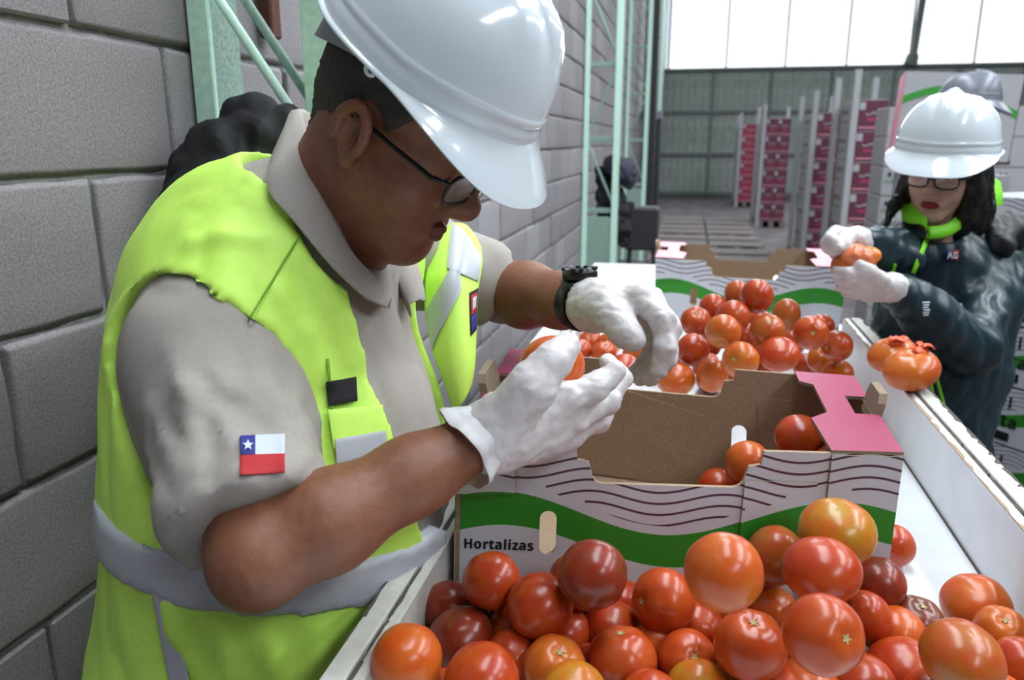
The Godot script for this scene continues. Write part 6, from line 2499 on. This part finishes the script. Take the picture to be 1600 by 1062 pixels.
func produce_box(at: Vector3, turn: float, face: Material, body: Mesh, panel: Mesh, label: String, group: String, letters: bool) -> Node3D:
	var c := thing("stacked_produce_carton", label, "carton", at, turn, group)
	part("body", body, M.carton_grey, c, Vector3(0, 0.102, 0))
	part("front_panel", panel, face if face else (M.carton_grey if panel.get_surface_count() == 1 else null), c, Vector3(0, 0.0 if panel.get_surface_count() == 2 else 0.102, 0.201))
	var hole := box(Vector3(0.075, 0.03, 0.003), 0.001)
	part("hand_hole", hole, M.ink, c, Vector3(0.02, 0.03, 0.2025))
	part("hand_slot", box(Vector3(0.008, 0.04, 0.003), 0.0005), M.ink, c, Vector3(0.045, 0.15, 0.2025))
	if letters:
		var tm := TextMesh.new()
		tm.text = "lvita"
		var sf := SystemFont.new()
		sf.font_names = PackedStringArray(["Droid Sans"])
		sf.font_weight = 700
		tm.font = sf
		tm.font_size = 64
		tm.pixel_size = 0.00095
		tm.depth = 0.001
		part("lettering", tm, M.ink, c, Vector3(0.015, 0.085, 0.203))
	return c

func spotted(at: Vector3, where: String, group: String, body: Mesh, plain: Mesh, vent: Mesh, zig: Mesh) -> void:
	var pc := produce_box(at, 0.0, null, body, plain, "white spotted carton, " + where, group, false)
	for k in 4:
		part("vent_hole", vent, M.ink, pc, Vector3(-0.2 + k * 0.07, 0.15, 0.204))
		part("green_print", zig, M.green_ink, pc, Vector3(-0.2 + k * 0.07, 0.095, 0.204))

func build_background() -> void:
	maroon_stack(1.62, -8.75, 1, 6, "with the tallest corner posts", M.maroon, 2.24)
	maroon_stack(1.50, -10.6, 1, 6, "second from the white cartons", M.maroon, 2.15, Vector3(0.27, 0.29, 0.6))
	maroon_stack(1.30, -15.3, 2, 6, "beside the slatted floor", M.maroon, 2.2, Vector3(0.21, 0.3, 0.6))
	maroon_stack(1.16, -20.0, 1, 6, "close to the end wall", M.crimson, 2.2, Vector3(0.32, 0.3, 0.6))
	# white produce cartons
	var face := printed(carton_print(0.5, 0.204, 512, 7, false, 0.0013))
	var body := box(Vector3(0.5, 0.2, 0.4), 0.004)
	var rect := PackedVector2Array([Vector2(0, 0), Vector2(0.5, 0), Vector2(0.5, 0.2), Vector2(0, 0.2)])
	var pl := func(x: float, y: float, z: float) -> Vector3: return Vector3(x - 0.25, y + 0.002, 0.001 - z)
	var panel := plate(rect, 0.002, pl, face, M.carton_grey, Vector2(0.5, 0.204))
	var plain := box(Vector3(0.49, 0.2, 0.004), 0.0)
	var vent := box(Vector3(0.022, 0.03, 0.003), 0.0)
	var zig := tube([Vector3(-0.03, 0, 0), Vector3(-0.015, 0.02, 0), Vector3(0, 0.0, 0), Vector3(0.015, 0.02, 0), Vector3(0.03, 0.0, 0)], 0.004, 5)
	pallet(Vector3(1.855, 0, -6.4), 1.06, 0.44, 0.0, "grey wooden pallet under the white spotted carton stack", "")
	for j in 8:
		for i in 2:
			spotted(Vector3(1.60 + i * 0.51, 0.135 + j * 0.207, -6.4), NTH[j] + " from the pallet, beside the maroon stacks", "white spotted cartons beside the maroon stacks", body, plain, vent, zig)
	var tilt := -0.93
	var run := Vector3(cos(tilt), 0, -sin(tilt))
	var base := Vector3(1.225, 0, -2.95)
	pallet(base + run * 0.2, 1.05, 0.5, tilt, "grey wooden pallet under the lettered white cartons", "")
	for i in 2:
		for j in 6 + i:
			produce_box(base + Vector3(0, 0.135 + j * 0.207, 0) + run * 0.51 * i, tilt, null, body, panel, "white carton lettered lvita, " + NTH[j] + " from the pallet beside the dark haired person", "white lettered cartons beside the dark haired person", true)
	# a carton stood on end behind the grey helmet
	var up := thing("upright_carton", "white and pink carton with green arc standing tilted behind the grey helmet", "carton", eye_pt([1488, 186, 4.55]))
	up.rotation = Vector3(-0.1, -0.12, -0.06)
	up.scale = Vector3.ONE * 1.18
	var uf := printed(carton_print(0.56, 0.44, 512, 9))
	var upl := func(x: float, y: float, z: float) -> Vector3: return Vector3(x - 0.25, y - 0.2, 0.11 - z)
	part("body", box(Vector3(0.5, 0.4, 0.2), 0.004), M.kraft, up)
	part("front_panel", plate(PackedVector2Array([Vector2(0, 0), Vector2(0.5, 0), Vector2(0.5, 0.4), Vector2(0, 0.4)]), 0.008, upl, M.carton_grey, M.kraft), null, up)
	var arc := PackedVector2Array()
	for i in 21:
		var x := i / 20.0 * 0.5
		arc.append(Vector2(x, 0.27 + 0.07 * cos((x - 0.2) * 7.0)))
	for i in 21:
		var x := 0.5 - i / 20.0 * 0.5
		arc.append(Vector2(x, 0.235 + 0.07 * cos((x - 0.2) * 7.0)))
	part("green_band", plate(arc, 0.001, func(x: float, y: float, z: float) -> Vector3: return Vector3(x - 0.25, y - 0.2, 0.112 - z), M.green_ink, M.green_ink), null, up)
	part("side_panel", box(Vector3(0.008, 0.4, 0.2), 0.001), M.pink_pale, up, Vector3(-0.252, 0, 0))
	part("side_panel", box(Vector3(0.008, 0.4, 0.2), 0.001), M.maroon, up, Vector3(0.252, 0, 0))
	pallet(Vector3(1.44, 0, -4.97), 0.6, 0.44, 0.0, "grey wooden pallet under the upright carton's stack", "")
	for j in 6:
		spotted(Vector3(1.44, 0.135 + j * 0.207, -4.97), NTH[j] + " from the pallet, under the upright carton", "white spotted cartons under the upright one", body, plain, vent, zig)
	# flat pallets on the floor of the aisle
	for i in 4:
		for k in 2:
			pallet(Vector3(-0.1 + k * 0.82, -0.06, -10.9 - i * 1.6), 0.78, 1.5, 0.0, "empty grey wooden pallet lying in the aisle by the maroon stacks", "empty pallets in the aisle", 2)
	# dark steel post and cabinet in the far corner
	var dp := part("dark_steel_post", box(Vector3(0.2, 6.1, 0.2), 0.01), M.dark_steel, self, Vector3(-0.66, 3.05, -12.6))
	tag(dp, "dark steel post standing against the block wall beyond the columns", "post")
	var cb := thing("fuse_cabinet", "dark cabinet with pale lid behind the dark steel post", "cabinet", Vector3(-0.67, 0, -13.6))
	part("body", box(Vector3(0.3, 1.9, 0.3), 0.01), M.dark_steel, cb, Vector3(0, 0.95, 0))
	part("lid", box(Vector3(0.34, 0.14, 0.34), 0.01), M.grey_plastic, cb, Vector3(0.0, 1.97, 0))
	var st := thing("bar_stool", "dark stool standing by the far column under the jacket", "stool", Vector3(-0.42, 0, -7.6))
	part("seat", box(Vector3(0.3, 0.4, 0.3), 0.02), M.dark_steel, st, Vector3(0, 0.75, 0))
	for s in [[-1, -1], [1, -1], [-1, 1], [1, 1]]:
		part("leg", tube([Vector3(0.11 * s[0], 0.56, 0.11 * s[1]), Vector3(0.14 * s[0], 0.0, 0.14 * s[1])], 0.014, 8), M.dark_steel, st)
